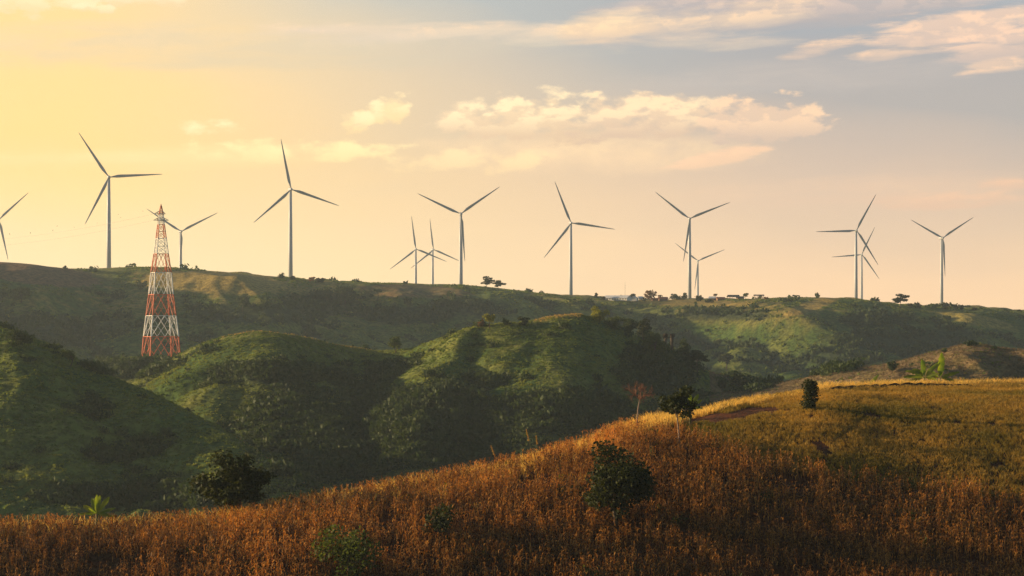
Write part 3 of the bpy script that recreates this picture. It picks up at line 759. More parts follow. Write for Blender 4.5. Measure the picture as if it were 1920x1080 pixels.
# ------------------------------------------------------------------ single trees, bushes
def tree(name, base, h, wd, label, kind='round', mat='mid', bark='bark', group=None, leaf=None, seed=1, dens=1.0, cat='tree', tr=None):
    """h height, wd crown width in metres; trunk with limbs that reach every lobe of the crown"""
    r = np.random.default_rng(seed)
    x, y, z = base
    root = empty(name, (x, y, z - .05)); tag(root, label, cat, group)
    rx = wd / 2
    if kind == 'round': zc, rz, nl, lr = h * .58, h * .42, 24, .36
    elif kind == 'umbrella': zc, rz, nl, lr = h * .70, h * .30, 13, .36
    elif kind == 'tall': zc, rz, nl, lr = h * .66, h * .32, 9, .45
    elif kind == 'bush': zc, rz, nl, lr = h * .46, h * .50, 11, .46
    elif kind == 'column': zc, rz, nl, lr = h * .52, h * .46, 12, .42
    elif kind == 'stump': zc, rz, nl, lr = h * .5, h * .22, 16, .75
    elif kind == 'slender': zc, rz, nl, lr = h * .78, h * .27, 16, .36
    elif kind == 'layered': zc, rz, nl, lr = h * .68, h * .34, 12, .40
    else: zc, rz, nl, lr = h * .5, h * .45, 10, .4
    lobes = []
    for k in range(nl):
        for _ in range(40):
            d = r.normal(size=3); d /= np.linalg.norm(d)
            q = d * (.35 + .42 * r.random() if k > 1 else .2 * r.random())
            if kind in ('umbrella',): q[2] = abs(q[2]) * .8
            p = np.array((q[0] * rx * 1.15, q[1] * rx * 1.15, zc + q[2] * rz * 1.15))
            if kind == 'stump': p = np.array((q[0] * rx * .5, q[1] * rx * .5, h * (.06 + .88 * (k + .5) / nl))); break
            if all(np.linalg.norm((p - l[0]) / (rx, rx, rz)) > .30 for l in lobes): break
        lobes.append((p, lr * (.65 + .6 * r.random())))
    px_m = F / y          # how large a metre shows, sets the leaf size
    ls = leaf or max(.16, 2.2 / px_m)
    N = int(dens * np.clip(2.6 * (rx * rx + rx * rz * 2) * 4 / (ls * ls) * .55, 60, 15000))
    cen = []
    wts = np.array([l[1] ** 2 for l in lobes]); wts /= wts.sum()
    cnt = r.multinomial(N, wts)
    for (p, s), n in zip(lobes, cnt):
        d = r.normal(size=(n, 3)); d /= np.linalg.norm(d, axis=1, keepdims=True)
        rr = r.random((n, 1)) ** .35 * (1 + .22 * r.normal(size=(n, 1)) * .6)
        flat = .55 if kind in ('umbrella', 'layered') else .85
        cen.append(p + d * rr * s * np.array((rx, rx, max(rz, rx * .45) * flat)))
    cen = np.concatenate(cen); cen = cen[cen[:, 2] > .02 * h]
    lv, lq = leaf_quads(cen, ls * (.6 + .8 * r.random(len(cen))), .3)
    tint = np.repeat(np.clip(.35 + .35 * r.normal(size=len(cen)), 0, 1), 4)
    raw_mesh('crown', lv, lq, M[mat], root, tint=tint)
    t = MB(); tr = tr or max(.05, h * .028)
    top = np.array((.04 * h * r.normal(), .04 * h * r.normal(), zc))
    mid = top * .5 + np.array((.03 * h * r.normal(), .03 * h * r.normal(), 0)); mid[2] = zc * .5
    n = 8 if y < 400 else 5
    t.tube([(0, 0, -.3), mid * .4, mid, top], (tr * 1.25, tr * .95, tr * .75, tr * .45), n)
    for (p, s) in lobes:
        f = .35 + .5 * r.random(); a = mid * (1 - f) + top * f
        m_ = (a + p) / 2 + np.array((0, 0, -.04 * h))
        t.tube([a, m_, p], (tr * .4, tr * .25, tr * .1), 5 if y < 400 else 3)
    t.build('trunk', M[bark], root, True)
    return root
def px_tree(name, px, base, hp, wp, label, ymin=150, ymax=2400, **kw):
    b = hit(px, base, ymin, ymax); s = b[1] / F
    return tree(name, b, hp * s, wp * s, label, seed=int(px * 7 + base), **kw)
# foreground
px_tree('broadleaf_tree', 440, 972, 136, 134, 'round dark leafy tree standing in the corn at the left end of the slope', kind='round', mat='dark', ymax=330, leaf=.26, dens=1.6)
px_tree('broadleaf_tree', 1158, 1000, 172, 138, 'large dark rounded tree in the middle of the brown corn slope', kind='round', mat='dark', ymax=330, leaf=.24, dens=1.5)
px_tree('leafy_bush', 650, 1108, 126, 112, 'green bush at the bottom edge of the picture among the corn', kind='bush', mat='mid', ymax=330, leaf=.2, dens=.6, cat='bush')
px_tree('leafy_bush', 823, 1026, 84, 66, 'small dark green bush in the corn left of the large tree', kind='bush', mat='dark', ymax=330, leaf=.2, dens=.7, cat='bush')
px_tree('slender_tree', 1275, 845, 112, 80, 'thin trunked leafy tree beside the banana on the field crest', kind='slender', mat='dark', bark='palebark', ymax=330, leaf=.22, dens=.9, tr=.11)
px_tree('clipped_stump', 1519, 772, 59, 34, 'stubby dark leaf covered stump at the left end of the dark soil bank', kind='stump', mat='dark', ymax=330, leaf=.17, dens=4.0)
px_tree('leafy_bush', 1215, 775, 1, 1, 'x') if False else None
# bare tree
def bare_tree(px, base, hp, wp, label):
    b = hit(px, base, 150, 330); s = b[1] / F; h = hp * s; r = np.random.default_rng(5)
    root = empty('bare_tree', b); tag(root, label, 'tree')
    t = MB(); fork = Vector((.35, 0, h * .52))
    t.tube([(0, 0, -.3), (.05, 0, h * .2), (.14, 0, h * .38), fork], (.11, .09, .075, .065), 8)
    t.build('trunk', M['palebark'], root, True)
    tw = MB()
    def grow(p, d, l, rad, lev):
        q = p + d * l; m = p + d * l * .5 + Vector(r.normal(size=3)) * l * .06
        tw.tube([p, m, q], (rad, rad * .8, rad * .55), 4)
        if lev == 0: return
        for k in range(3 if lev > 1 else 4):
            nd = (d + Vector(r.normal(size=3)) * .55 + Vector((0, 0, .05))).normalized()
            grow(q if k else m, nd, l * (.62 + .2 * r.random()), rad * .6, lev - 1)
    for k in range(6):
        a = k * 1.05 + r.random() * .5
        grow(fork, Vector((math.cos(a) * 1.0, math.sin(a) * 1.0, .75)).normalized(), wp * s * .25, .062, 3)
    tw.build('branches', M['deadwood'], root)
bare_tree(1194, 820, 134, 62, 'leafless pale trunked tree with a fan of thin brown twigs on the golden crest')

# far and middle trees: (name, px, base, height, width, label, kind, leaf material)
TREES = [
 ('dark_bush', 122, 507, 9, 11, 'small round bush alone on the far crest left of the first tower', 'bush', 'dark'),
 ('dark_bush', 528, 523, 12, 15, 'round bush on the far crest just left of the turbine with blade straight up', 'bush', 'dark'),
 ('dark_bush', 549, 526, 10, 12, 'low bush on the far crest hiding the foot of a tall turbine', 'bush', 'dark'),
 ('dry_bush', 583, 528, 10, 14, 'pale dry bush on the far crest right of a turbine foot', 'bush', 'russet'),
 ('dark_bush', 602, 531, 9, 20, 'flat dark bush at the end of the row on the far left crest', 'bush', 'dark'),
 ('hill_tree', 612, 566, 28, 30, 'broad green tree on the far slope below the row of crest bushes', 'round', 'shrub'),
 ('hill_tree', 648, 572, 36, 44, 'widest dark tree on the far slope beside the brown tilled field', 'round', 'shrub'),
 ('hill_tree', 683, 563, 16, 20, 'low round tree at the left end of the brown tilled field', 'bush', 'shrub'),
 ('hill_tree', 708, 566, 25, 16, 'lone thin trunked tree standing on the brown tilled field', 'umbrella', 'shrub'),
 ('hill_tree', 765, 577, 18, 18, 'small tree below the brown tilled field', 'round', 'shrub'),
 ('hill_tree', 830, 575, 16, 20, 'low dark tree at the lower right edge of the tilled field', 'round', 'shrub'),
 ('umbrella_tree', 913, 543, 24, 28, 'flat topped tree on the far crest, left one of the pair', 'layered', 'dark'),
 ('umbrella_tree', 935, 545, 20, 26, 'lower spreading tree on the far crest, right one of the pair', 'layered', 'dark'),
 ('palm_like_tree', 1118, 563, 14, 9, 'small dark upright tree at the left end of the village', 'tall', 'dark'),
 ('village_bush', 1132, 564, 8, 11, 'dark bush at the left end of the long white building', 'bush', 'dark'),
 ('village_bush', 1164, 561, 8, 9, 'small tree showing above the roof of the long white building', 'round', 'dark'),
 ('village_bush', 1186, 560, 10, 12, 'dark tree between the long white building and small white house', 'round', 'dark'),
 ('village_bush', 1208, 565, 9, 7, 'dark bush just right of the small white house', 'bush', 'dark'),
 ('village_tree', 1221, 564, 21, 25, 'tallest village tree with thin open rounded crown', 'round', 'russet'),
 ('village_tree', 1238, 564, 12, 10, 'sparse pale tree beside the tallest village tree', 'umbrella', 'russet'),
 ('village_tree', 1268, 562, 12, 22, 'low grey green tree between red roofed hut and turbine foot', 'bush', 'shrub'),
 ('village_tree', 1283, 562, 13, 14, 'round tree touching the left side of the turbine foot in the village', 'bush', 'shrub'),
 ('village_tree', 1312, 565, 14, 16, 'dark bush right of the turbine foot in the village', 'bush', 'dark'),
 ('village_tree', 1329, 568, 8, 16, 'low shrubs spilling downhill right of the village turbine', 'bush', 'dark'),
 ('village_tree', 1341, 562, 12, 10, 'pale pointed tree above the brown huts', 'umbrella', 'russet'),
 ('village_tree', 1398, 560, 11, 15, 'rounded tree between the two open sheds on the crest', 'layered', 'shrub'),
 ('crest_bush', 1437, 562, 6, 8, 'tiny bush at the right end of the village', 'bush', 'russet'),
 ('crest_bush', 1532, 559, 10, 13, 'single round bush on the far crest above the sunlit knoll', 'bush', 'shrub'),
 ('umbrella_tree', 1688, 579, 27, 36, 'wide umbrella shaped tree alone on the right crest', 'layered', 'dark'),
 ('crest_bush', 1707, 578, 9, 11, 'low bush right beside the wide umbrella shaped tree', 'bush', 'dark'),
 ('crest_bush', 1721, 579, 14, 13, 'pointed dark bush between umbrella tree and last turbine', 'bush', 'dark'),
 ('crest_bush', 1753, 579, 10, 14, 'yellowish bush left of the rightmost turbine foot', 'bush', 'mid'),
 ('crest_bush', 1774, 580, 15, 20, 'largest dark bush at the foot of the rightmost turbine', 'bush', 'dark'),
 ('crest_bush', 1791, 581, 13, 16, 'rounded bush second right from the rightmost turbine foot', 'bush', 'shrub'),
 ('crest_bush', 1803, 581, 12, 10, 'narrow bush in the row right of the last turbine', 'bush', 'dark'),
 ('crest_bush', 1814, 581, 9, 12, 'grey thin bush near the end of the crest row', 'umbrella', 'shrub'),
 ('crest_bush', 1828, 582, 6, 11, 'lowest bush ending the crest row right of the last turbine', 'bush', 'dark'),
 ('crest_bush', 1911, 585, 6, 12, 'small round bush on the far crest at the right edge', 'bush', 'shrub'),
 ('hill_tree', 40, 568, 30, 40, 'yellowish green tree group on the far left slope', 'round', 'mid'),
 ('hill_tree', 264, 548, 22, 24, 'dark round tree on the far slope left of the lattice tower', 'round', 'shrub'),
 ('hill_tree', 455, 586, 34, 30, 'dark round tree on the far slope below the sunlit knoll', 'round', 'shrub'),
 ('hill_tree', 14, 606, 14, 8, 'small yellow leaved tree on the left edge behind the near green hill', 'tall', 'yellow'),
 # middle hills
 ('bushy_tree', 742, 664, 32, 30, 'round green tree alone in the saddle between the two middle hills', 'round', 'mid'),
 ('leaning_shrub', 918, 618, 28, 24, 'upright yellow green shrub at the left end of the middle hilltop', 'tall', 'yellow'),
 ('dark_bush', 902, 618, 18, 14, 'brown shrub left beside the upright yellow green shrub', 'bush', 'russet'),
 ('dark_bush', 950, 612, 14, 18, 'low green shrub on the middle hilltop', 'bush', 'mid'),
 ('dark_bush', 983, 612, 17, 26, 'dark rounded bush on the middle hilltop before the golden crest', 'bush', 'dark'),
 ('bamboo_clump', 1124, 608, 34, 36, 'bright yellow green bamboo clump right of the golden crest', 'column', 'yellow'),
 ('dark_bush', 1152, 618, 30, 42, 'dark green brush behind the bright bamboo clump', 'bush', 'mid'),
 ('dark_bush', 1178, 628, 28, 34, 'dark bush downhill from the bright bamboo clump', 'bush', 'shrub'),
 ('hill_tree', 1208, 642, 48, 32, 'dark tree at the top of the wooded right shoulder', 'round', 'dark'),
 ('bamboo_clump', 1226, 674, 62, 46, 'feathery green bamboo on the wooded shoulder of the middle hill', 'column', 'mid'),
 ('hill_tree', 1280, 682, 46, 32, 'dark tree right of the two dead palm trunks', 'round', 'shrub'),
 ('spreading_tree', 1308, 698, 42, 54, 'dark flat layered tree below the dead palm trunks', 'layered', 'dark'),
 ('lone_tree', 1363, 704, 50, 27, 'lone dark tree with bare lower trunk right of the middle hill', 'tall', 'dark'),
 ('dark_bush', 1385, 734, 34, 30, 'round dark bush below the lone dark tree', 'bush', 'dark'),
 ('dark_bush', 1356, 734, 20, 14, 'small dark bush left of the round dark bush', 'bush', 'dark'),
 ('hill_tree', 132, 690, 34, 34, 'feathery tree on the crest of the left green hill', 'tall', 'mid'),
 ('dark_bush', 34, 650, 34, 54, 'dark thick bush on the upper crest of the left green hill', 'bush', 'shrub'),
 ('dark_bush', 268, 690, 24, 28, 'dark bush at the left foot of the lattice tower', 'bush', 'shrub'),
 ('dark_bush', 322, 690, 20, 34, 'low dark brush at the right foot of the lattice tower', 'bush', 'shrub'),
 ('dark_bush', 1673, 700, 24, 22, 'small dark tree on the dry slope left of the banana plants', 'round', 'shrub'),
 ('dark_bush', 1822, 649, 12, 24, 'dark bush on the very top of the dry right hill', 'bush', 'shrub'),
 ('dark_bush', 1773, 662, 8, 13, 'tiny bush on the slope left of the dry right hilltop', 'bush', 'shrub'),
 ('dark_bush', 1865, 657, 9, 12, 'small green bush right of the dry right hilltop', 'bush', 'mid'),
 ('dark_bush', 1573, 692, 10, 22, 'brown scrub at the left end of the dry right hill', 'bush', 'russet'),
]
for (nm, px, by, hp, wp, lb, kd, mt) in TREES:
    far_one = by < 600 and not (880 < px < 1260 and by > 590)
    ymn = 1200 if (far_one) else 500
    if px == 14: ymn = 700
    cat = 'bush' if 'bush' in nm or 'shrub' in nm else ('bamboo' if 'bamboo' in nm else 'tree')
    px_tree(nm, px, by, hp, wp, lb, ymin=ymn, kind=kd, mat=mt, cat=cat, dens=.8 if mt == 'russet' else 1.1)
# dead palm trunks
for px, by, hp, lb in ((1247, 672, 44, 'shorter left one of two dead branchless palm trunks'), (1259, 674, 46, 'darker right one of two dead branchless palm trunks')):
    b = hit(px, by, 500, 1000); s = b[1] / F; h = hp * s
    root = empty('dead_palm', b); tag(root, lb, 'dead tree')
    t = MB(); t.tube([(0, 0, -.4), (.1, 0, h * .5), (.25, 0, h)], (.75, .6, .7), 7); t.build('trunk', M['bark'], root, True)
    lv, lq = leaf_quads(np.stack([.25 + .45 * rng.normal(size=60), .45 * rng.normal(size=60), h - 1.6 * rng.random(60)], 1), .9)
    raw_mesh('withered_leaves', lv, lq, M['bark'], root, tint=np.full(len(lv), .3))

# ------------------------------------------------------------------ banana plants
def banana(px, base, hp, label, leaves, seed, stem=.3, ymax=330):
    b = hit(px, base, 150, ymax); s = b[1] / F; h = hp * s
    r = np.random.default_rng(seed)
    root = empty('banana_plant', b); tag(root, label, 'banana plant')
    t = MB(); zs = h * stem
    t.tube([(0, 0, -.3), (0, 0, zs * .5), (.03, 0, zs)], (.16, .14, .09), 8); t.build('stem', M['stem'], root, True)
    for (a, e, L, wd, droop) in leaves:
        a, e = R(a), R(e); L *= h; wd *= h
        d = Vector((math.cos(a) * math.cos(e), math.sin(a) * math.cos(e), math.sin(e)))
        side = Vector((0, 0, 1)).cross(d)
        side = side.normalized() if side.length > .2 else Vector((1, 0, 0))
        if e > R(70): side = Vector((1, .25, 0)).normalized()
        if e < R(70): side = (Matrix.Rotation((.55 + .35 * r.random()) * (1 if math.cos(a) > 0 else -1), 3, d) @ side).normalized()
        V = []; Q = []; n = 12
        for i in range(n + 1):
            f = i / n
            p = Vector((0, 0, zs)) + d * L * f - Vector((0, 0, droop * L * f * f))
            wf = .06 if f < .14 else math.sin(min(1, (f - .12) / .88) * math.pi) ** .55 * (1 - .15 * f)
            ww = wd * .58 * (1 - .35 * r.random() * (i > 4)) * max(wf, .05) * (1 + .10 * math.sin(i * 2.7 + seed))
            up = side.cross(d).normalized() * ww * .35
            V += [p - side * ww + up, p, p + side * ww + up]
            if i < n:
                k = 3 * i; Q += [(k, k + 1, k + 4, k + 3), (k + 1, k + 2, k + 5, k + 4)]
        raw_mesh('leaf', V, Q, M['banana'], root, smooth=True)
banana(1762, 724, 62, 'taller banana plant with one bright upright leaf on the right crest', [(0, 86, .78, .24, 0), (175, 50, .55, .16, .25), (8, 25, .70, .15, .15), (350, 5, .5, .15, .3), (160, 25, .45, .14, .2), (60, 60, .6, .16, .2)], 3, .28)
banana(1733, 724, 58, 'shorter banana plant with drooping leaves left of the upright leaf', [(165, 45, .85, .2, .45), (185, 20, .75, .18, .3), (20, 52, .95, .2, .25), (200, 5, .65, .16, .3), (340, 35, .6, .18, .3), (100, 75, .8, .2, .2), (150, 60, .8, .2, .5), (10, 15, .5, .16, .4)], 4, .3)
banana(1607, 728, 26, 'small banana plant with short leaves behind the soil bank', [(165, 40, .95, .3, .5), (190, 25, .6, .3, .4), (30, 60, .5, .25, .3)], 5, .2)
banana(1627, 728, 32, 'young banana shoot with a single leaf slanting up right', [(10, 48, 1.0, .25, .05)], 6, .15)
banana(181, 985, 72, 'small bright banana plant rising from the corn at far left', [(90, 84, .50, .13, .0), (115, 60, .55, .15, .15), (30, 55, .6, .15, .1), (160, 35, .5, .15, .15), (10, 25, .55, .14, .15), (195, 15, .5, .14, .25), (350, 8, .5, .14, .3), (60, 75, .52, .14, .05), (140, 65, .5, .15, .1), (250, 40, .5, .15, .3)], 7, .5)
banana(1294, 800, 64, 'banana plant whose bright leaf tips show above the slender tree', [(95, 84, .42, .13, .0), (40, 50, .55, .13, .05), (150, 45, .5, .12, .1), (20, 38, .5, .12, .15), (200, 20, .4, .12, .2), (340, 15, .4, .12, .3)], 8, .55)

# reed plumes on the crest
def plume(px, base, hp, lean, label):
    b = hit(px, base, 150, 330); h = hp * b[1] / F
    root = empty('reed_plume', b); tag(root, label, 'reed')
    t = MB(); t.tube([(0, 0, -.1), (lean * h * .4, 0, h * .45), (lean * h * .8, 0, h * .8)], (.02, .018, .012), 5); t.build('stalk', M['stem'], root)
    n = 90; f = rng.random(n); c = np.stack([lean * h * (.72 + .42 * f) + .05 * rng.normal(size=n) * (1 - f * .6), .05 * rng.normal(size=n), h * (.68 + .32 * f)], 1)
    lv, lq = leaf_quads(c, .09, aspect=2.5); raw_mesh('plume', lv, lq, M['dry'], root, tint=np.full(len(lv), .3))
plume(938, 882, 52, -.30, 'leftmost reed plume leaning left above the crest')
plume(1000, 870, 66, -.18, 'tallest feathery reed plume on the crest')
plume(1010, 862, 52, -.08, 'slim upright reed plume just right of the tallest one')

# ------------------------------------------------------------------ wind turbines
def blade_mesh(L=50.0):
    st = [(0, .55, 1.1, 1.1, 20), (.03, 0, 1.15, 1.1, 20), (.08, -.1, 1.8, .95, 16), (.15, -.3, 2.9, .75, 13), (.22, -.35, 2.95, .6, 10), (.35, -.3, 2.5, .45, 7), (.5, -.2, 2.2, .34, 4), (.7, -.1, 1.5, .22, 2), (.85, 0, 1.05, .14, 0), (.95, .05, .7, .09, -1), (1.0, .15, .18, .04, -2)]
    n = 12; V = []; Q = []
    for (f, off, ch, th, tw) in st:
        for k in range(n):
            a = 2 * math.pi * k / n
            cx = math.cos(a) * ch / 2 * 1.0 - (ch - 1.1) * .22; cy = math.sin(a) * th / 2 * (1.0 if math.cos(a) > 0 or ch < 1.3 else .55)
            t = R(tw); x = cx * math.cos(t) - cy * math.sin(t); y = cx * math.sin(t) + cy * math.cos(t)
            V.append((x, y - 1.3 * f * f, .8 + f * (L)))
    for i in range(len(st) - 1):
        for k in range(n): Q.append((i * n + k, i * n + (k + 1) % n, (i + 1) * n + (k + 1) % n, (i + 1) * n + k))
    return V, Q
turb = None
def make_turbine():
    root = empty('wind_turbine', (0, 0, 0))
    # hub-centred: the root's origin is the tower's foot; tower height set per copy through scale-free pieces
    t = MB(); t.tube([(0, 0, -96), (0, 0, -60), (0, 0, -30), (0, 0, -1.6)], (2.25, 2.0, 1.75, 1.35), 20); t.build('tower', M['white'], root, True)
    nb = MB(); nb.tube([(0, -2.2, 0), (0, -1.6, 0), (0, 5.5, .1), (0, 7.2, .3)], (1.3, 1.75, 1.8, 1.2), 10)
    nb.bar((0, 5.8, 1.6), (0, 5.8, 3.2), .12); nb.build('nacelle', M['white'], root, True)
    rot = empty('rotor', (0, -4.2, 0)); rot.parent = root
    s = MB(); s.tube([(0, 1.8, 0), (0, 1.0, 0), (0, -.6, 0), (0, -1.6, 0), (0, -2.1, 0)], (1.35, 1.6, 1.45, .8, .1), 14); s.build('spinner', M['white'], rot, True)
    V, Q = blade_mesh()
    for k in range(3):
        b = raw_mesh('blade', V, Q, M['blade'], rot, smooth=True) if k == 0 else link(bpy.data.objects['blade'].copy(), rot)
        b.rotation_euler = (0, R(120 * k), 0)
    return root
turb = make_turbine()
TURBS = [  # hub px, py, yaw of rotor against the view, phase of first blade (clockwise from up), tip radius in px, label
 (-2, 412, 20, 47, 78, 'wind turbine cut by the left edge with only two blades showing'),
 (204, 332, 0, 86, 100, 'largest wind turbine, left of the red and white lattice tower'),
 (340, 434, 12, 62, 78, 'wind turbine behind the lattice tower, one blade crossing its top'),
 (546, 355, 9, 108, 96, 'tall wind turbine with one blade nearly straight up, right of the lattice tower'),
 (780, 467, 5, 112, 63, 'left one of two small distant turbines with crossing blades'),
 (813, 468, 20, 112, 59, 'right one of two small distant turbines with crossing blades'),
 (864, 401, 0, 55, 90, 'wind turbine with Y shaped rotor right of the two small distant ones'),
 (1071, 418, 6, 98, 84, 'wind turbine over the centre with one blade pointing right and slightly down'),
 (1293, 410, 0, 68, 82, 'wind turbine standing in the village with a smaller one behind it'),
 (1309, 489, 9, 67, 55, 'small distant turbine just right of the village turbine'),
 (1606, 432, 9, 28, 77, 'wind turbine with one blade level to the left, a small one behind it'),
 (1616, 477, 5, 25, 57, 'small distant turbine overlapping the one with the level left blade'),
 (1768, 446, 24, 57, 73, 'rightmost wind turbine with tower foot behind crest bushes'),
]
def copy_tree(o, parent=None):
    c = o.copy(); C.objects.link(c)
    if parent is not None: c.parent = parent
    for ch in [q for q in bpy.data.objects if q.parent == o]: copy_tree(ch, c)
    return c
roots = [turb] + [copy_tree(turb) for _ in TURBS[1:]]
for (px, py, yaw, ph, L, lb), o in zip(TURBS, roots):
    D = 51.0 * F / L; x = (px - 960) / F * D; z = (HZ - py) / F * D
    face = math.atan2(x, D)
    rz = R(yaw) - face          # rotor faces the camera, then turned a little to the right
    # the hub sits 4.2 m in front of the tower axis
    o.location = (x + 4.2 * math.sin(-rz) * -1 * -1, D + 4.2 * math.cos(rz), z)
    o.rotation_euler = (0, 0, rz)
    rot = [q for q in bpy.data.objects if q.parent == o and q.name.startswith('rotor')][0]
    rot.rotation_euler = (0, R(ph), 0)
    tag(o, lb, 'wind turbine', 'wind turbines along the far ridge')

# ------------------------------------------------------------------ red and white lattice tower
def build_pylon():
    D = 975.0; x0 = (302 - 960) / F * D; zb = float(height(np.array([x0]), np.array([D]))[0]) - .5
    px2m = D / F; th = R(26); k = math.cos(th) + math.sin(th)
    root = empty('lattice_tower', (x0, D, zb), th); tag(root, 'tall red and white steel lattice power tower standing before the far ridge', 'power tower')
    prof = [(690, 80), (668, 76), (631, 70), (592, 60), (552, 49), (511, 41), (498, 36), (476, 29), (419, 13.5), (403, 10), (383, 1.0)]
    def side(z):            # half side length at height above base
        py = HZ - (z + zb) / px2m
        p = np.array(prof[::-1], float); return float(np.interp(py, p[:, 0], p[:, 1])) * px2m / k / 2
    zz = lambda py: (HZ - py) * px2m - zb
    def corner(i, z):
        s = side(z); a = [(-1, -1), (1, -1), (1, 1), (-1, 1)][i % 4]; return Vector((a[0] * s, a[1] * s, z))
    bands = [(zz(0) * 0, zz(631), 'pylonred', 1), (zz(631), zz(592), 'pylonwhite', 1), (zz(592), zz(552), 'pylonred', 1), (zz(552), zz(511), 'pylonwhite', 1), (zz(511), zz(476), 'pylonred', 1),
             (zz(476), zz(447), 'pylonwhite', 2), (zz(447), zz(421), 'pylonred', 2), (zz(421), zz(403), 'pylonwhite', 2), (zz(403), zz(386), 'pylonred', 2)]
    for bi, (z0, z1, mt, npan) in enumerate(bands):
        mb = MB(); t = 1 - .55 * bi / 9
        for j in range(npan):
            a = z0 + (z1 - z0) * j / npan; b = z0 + (z1 - z0) * (j + 1) / npan
            for i in range(4):
                p0, p1, q0, q1 = corner(i, a), corner(i + 1, a), corner(i, b), corner(i + 1, b)
                mb.bar(p0, q0, .52 * t)
                mb.bar(q0, q1, .26 * t)
                m0, m1 = (p0 + p1) / 2, (q0 + q1) / 2
                if bi < 5:
                    # V bracing to the middle of the top beam, W below, small redundant members
                    mb.bar(p0, m1, .27 * t); mb.bar(p1, m1, .27 * t)
                    for P0, Q0 in ((p0, q0), (p1, q1)):
                        e = (P0 + m1) / 2; g = (P0 + Q0) / 2
                        mb.bar(e, g, .13 * t); mb.bar(e, Q0, .15 * t); mb.bar(e, m0, .22 * t)
                        mb.bar((e + m1) / 2, (Q0 * 2 + m1) / 3, .15 * t)
                else:
                    mb.bar(p0, q1, .26 * t); mb.bar(p1, q0, .26 * t)
        mb.build('lattice_section', M[mt], root)
    pk = MB(); pk.tube([(0, 0, zz(386)), (0, 0, zz(382))], (.35, .08), 6); pk.build('peak', M['pylonred'], root)
    for py, w0, w1 in ((401, 13, 8), (413, 14, 14)):
        z = zz(py); c = MB(); d = Vector((math.cos(-th), math.sin(-th), 0))
        s = side(z); n = Vector((-d.y, d.x, 0))
        for sg, wd in ((-1, w0), (1, w1)):
            tip = d * sg * wd * px2m + Vector((0, 0, z))
            for e in (-1, 1):
                c.bar(n * e * s + d * sg * s * .6 + Vector((0, 0, z)), tip, .28)
                c.bar(n * e * s * .8 + d * sg * s * .6 + Vector((0, 0, z + 1.5)), tip, .22)
                c.bar(n * e * s * .5 + d * sg * wd * px2m * .5 + Vector((0, 0, z)), n * -e * s * .5 + d * sg * wd * px2m * .5 + Vector((0, 0, z + .8)), .2)
        for e in (-1, 1): c.bar(n * e * s * 1.1 - d * s * 1.4 + Vector((0, 0, z)), n * e * s * 1.1 + d * s * 1.4 + Vector((0, 0, z)), .3)
        c.build('crossarm', M['steel'], root)
    # conductors sagging away to the left
    for (py, off, lb) in ((401, -13, 'upper power line sagging left from the lattice tower'), (413, -14, 'lower power line sagging left from the lattice tower')):
        a = Vector((x0 + off * px2m, D, (HZ - py) * px2m)); D2 = 1500.0
        b = Vector(((-330 - 960) / F * D2, D2, (HZ - (py + 32)) / F * D2))
        pts = [a.lerp(b, t) - Vector((0, 0, 22 * 4 * t * (1 - t) * .5)) for t in np.linspace(0, 1, 30)]
        w = MB(); w.tube(pts, [.045] * 30, 5); o = w.build('power_line', M['steel']); tag(o, lb, 'power line')
build_pylon()

# ------------------------------------------------------------------ village on the crest
def house(px, base, wp, hp, wall, roof, label, name='house', depth=6.0, yaw=0.0, ridge=.42, nwin=3, open_=False, D=1690.0, cat='house'):
    b = hit(px, base, 1300, 2200); s = b[1] / F; w = wp * s; h = hp * s; hw = h * (1 - ridge)
    root = empty(name, (b[0], b[1], b[2] - .1), yaw); tag(root, label, cat)
    m = MB()
    if not open_:
        m.add([(-w / 2, -depth / 2, 0), (w / 2, -depth / 2, 0), (w / 2, depth / 2, 0), (-w / 2, depth / 2, 0), (-w / 2, -depth / 2, hw), (w / 2, -depth / 2, hw), (w / 2, depth / 2, hw), (-w / 2, depth / 2, hw), (-w / 2, 0, h - .05), (w / 2, 0, h - .05)],
              [(0, 1, 5, 4), (2, 3, 7, 6), (1, 2, 6, 9, 5), (3, 0, 4, 8, 7), (3, 2, 1, 0)])
        m.build('wall', M[wall], root)
        for k in range(nwin):
            cx = -w / 2 + w * (k + .5) / nwin; ww = min(.9, w / nwin * .5)
            f = MB(); y0 = -depth / 2 - .04
            if k == nwin // 2:
                f.box(cx - .45, cx + .45, y0, y0 + .1, .05, min(2.0, hw * .85)); f.build('door', M['wallbrown'], root)
            else:
                f.box(cx - ww / 2, cx + ww / 2, y0, y0 + .1, hw * .4, hw * .78); f.build('window', M['glass'], root)
    else:
        for ex in np.linspace(-w / 2 + .2, w / 2 - .2, 4):
            for ey in (-depth / 2 + .2, depth / 2 - .2):
                p = MB(); p.bar((ex, ey, 0), (ex, ey, hw), .25); p.build('post', M['wallbrown'], root)
    r = MB(); e = .5
    for sg in (-1, 1):
        y1 = sg * (depth / 2 + e); z1 = hw - e * (h - hw) / (depth / 2)
        r.add([(-w / 2 - e, y1, z1), (w / 2 + e, y1, z1), (w / 2 + e, 0, h), (-w / 2 - e, 0, h), (-w / 2 - e, y1, z1 + .18), (w / 2 + e, y1, z1 + .18), (w / 2 + e, 0, h + .18), (-w / 2 - e, 0, h + .18)],
              [(0, 1, 2, 3), (7, 6, 5, 4), (0, 4, 5, 1), (1, 5, 6, 2), (3, 7, 4, 0)])
    r.build('roof', M[roof], root)
house(1158, 564, 50, 9.5, 'wallwhite', 'roofpale', 'long low white building with pale roof at the left of the village', 'long_building', 9, -.55, .5, 9, cat='building')
house(1189, 565, 13, 9, 'wallwhite', 'roofpale', 'small white gabled house next to the long white building', depth=6, yaw=R(70), nwin=1)
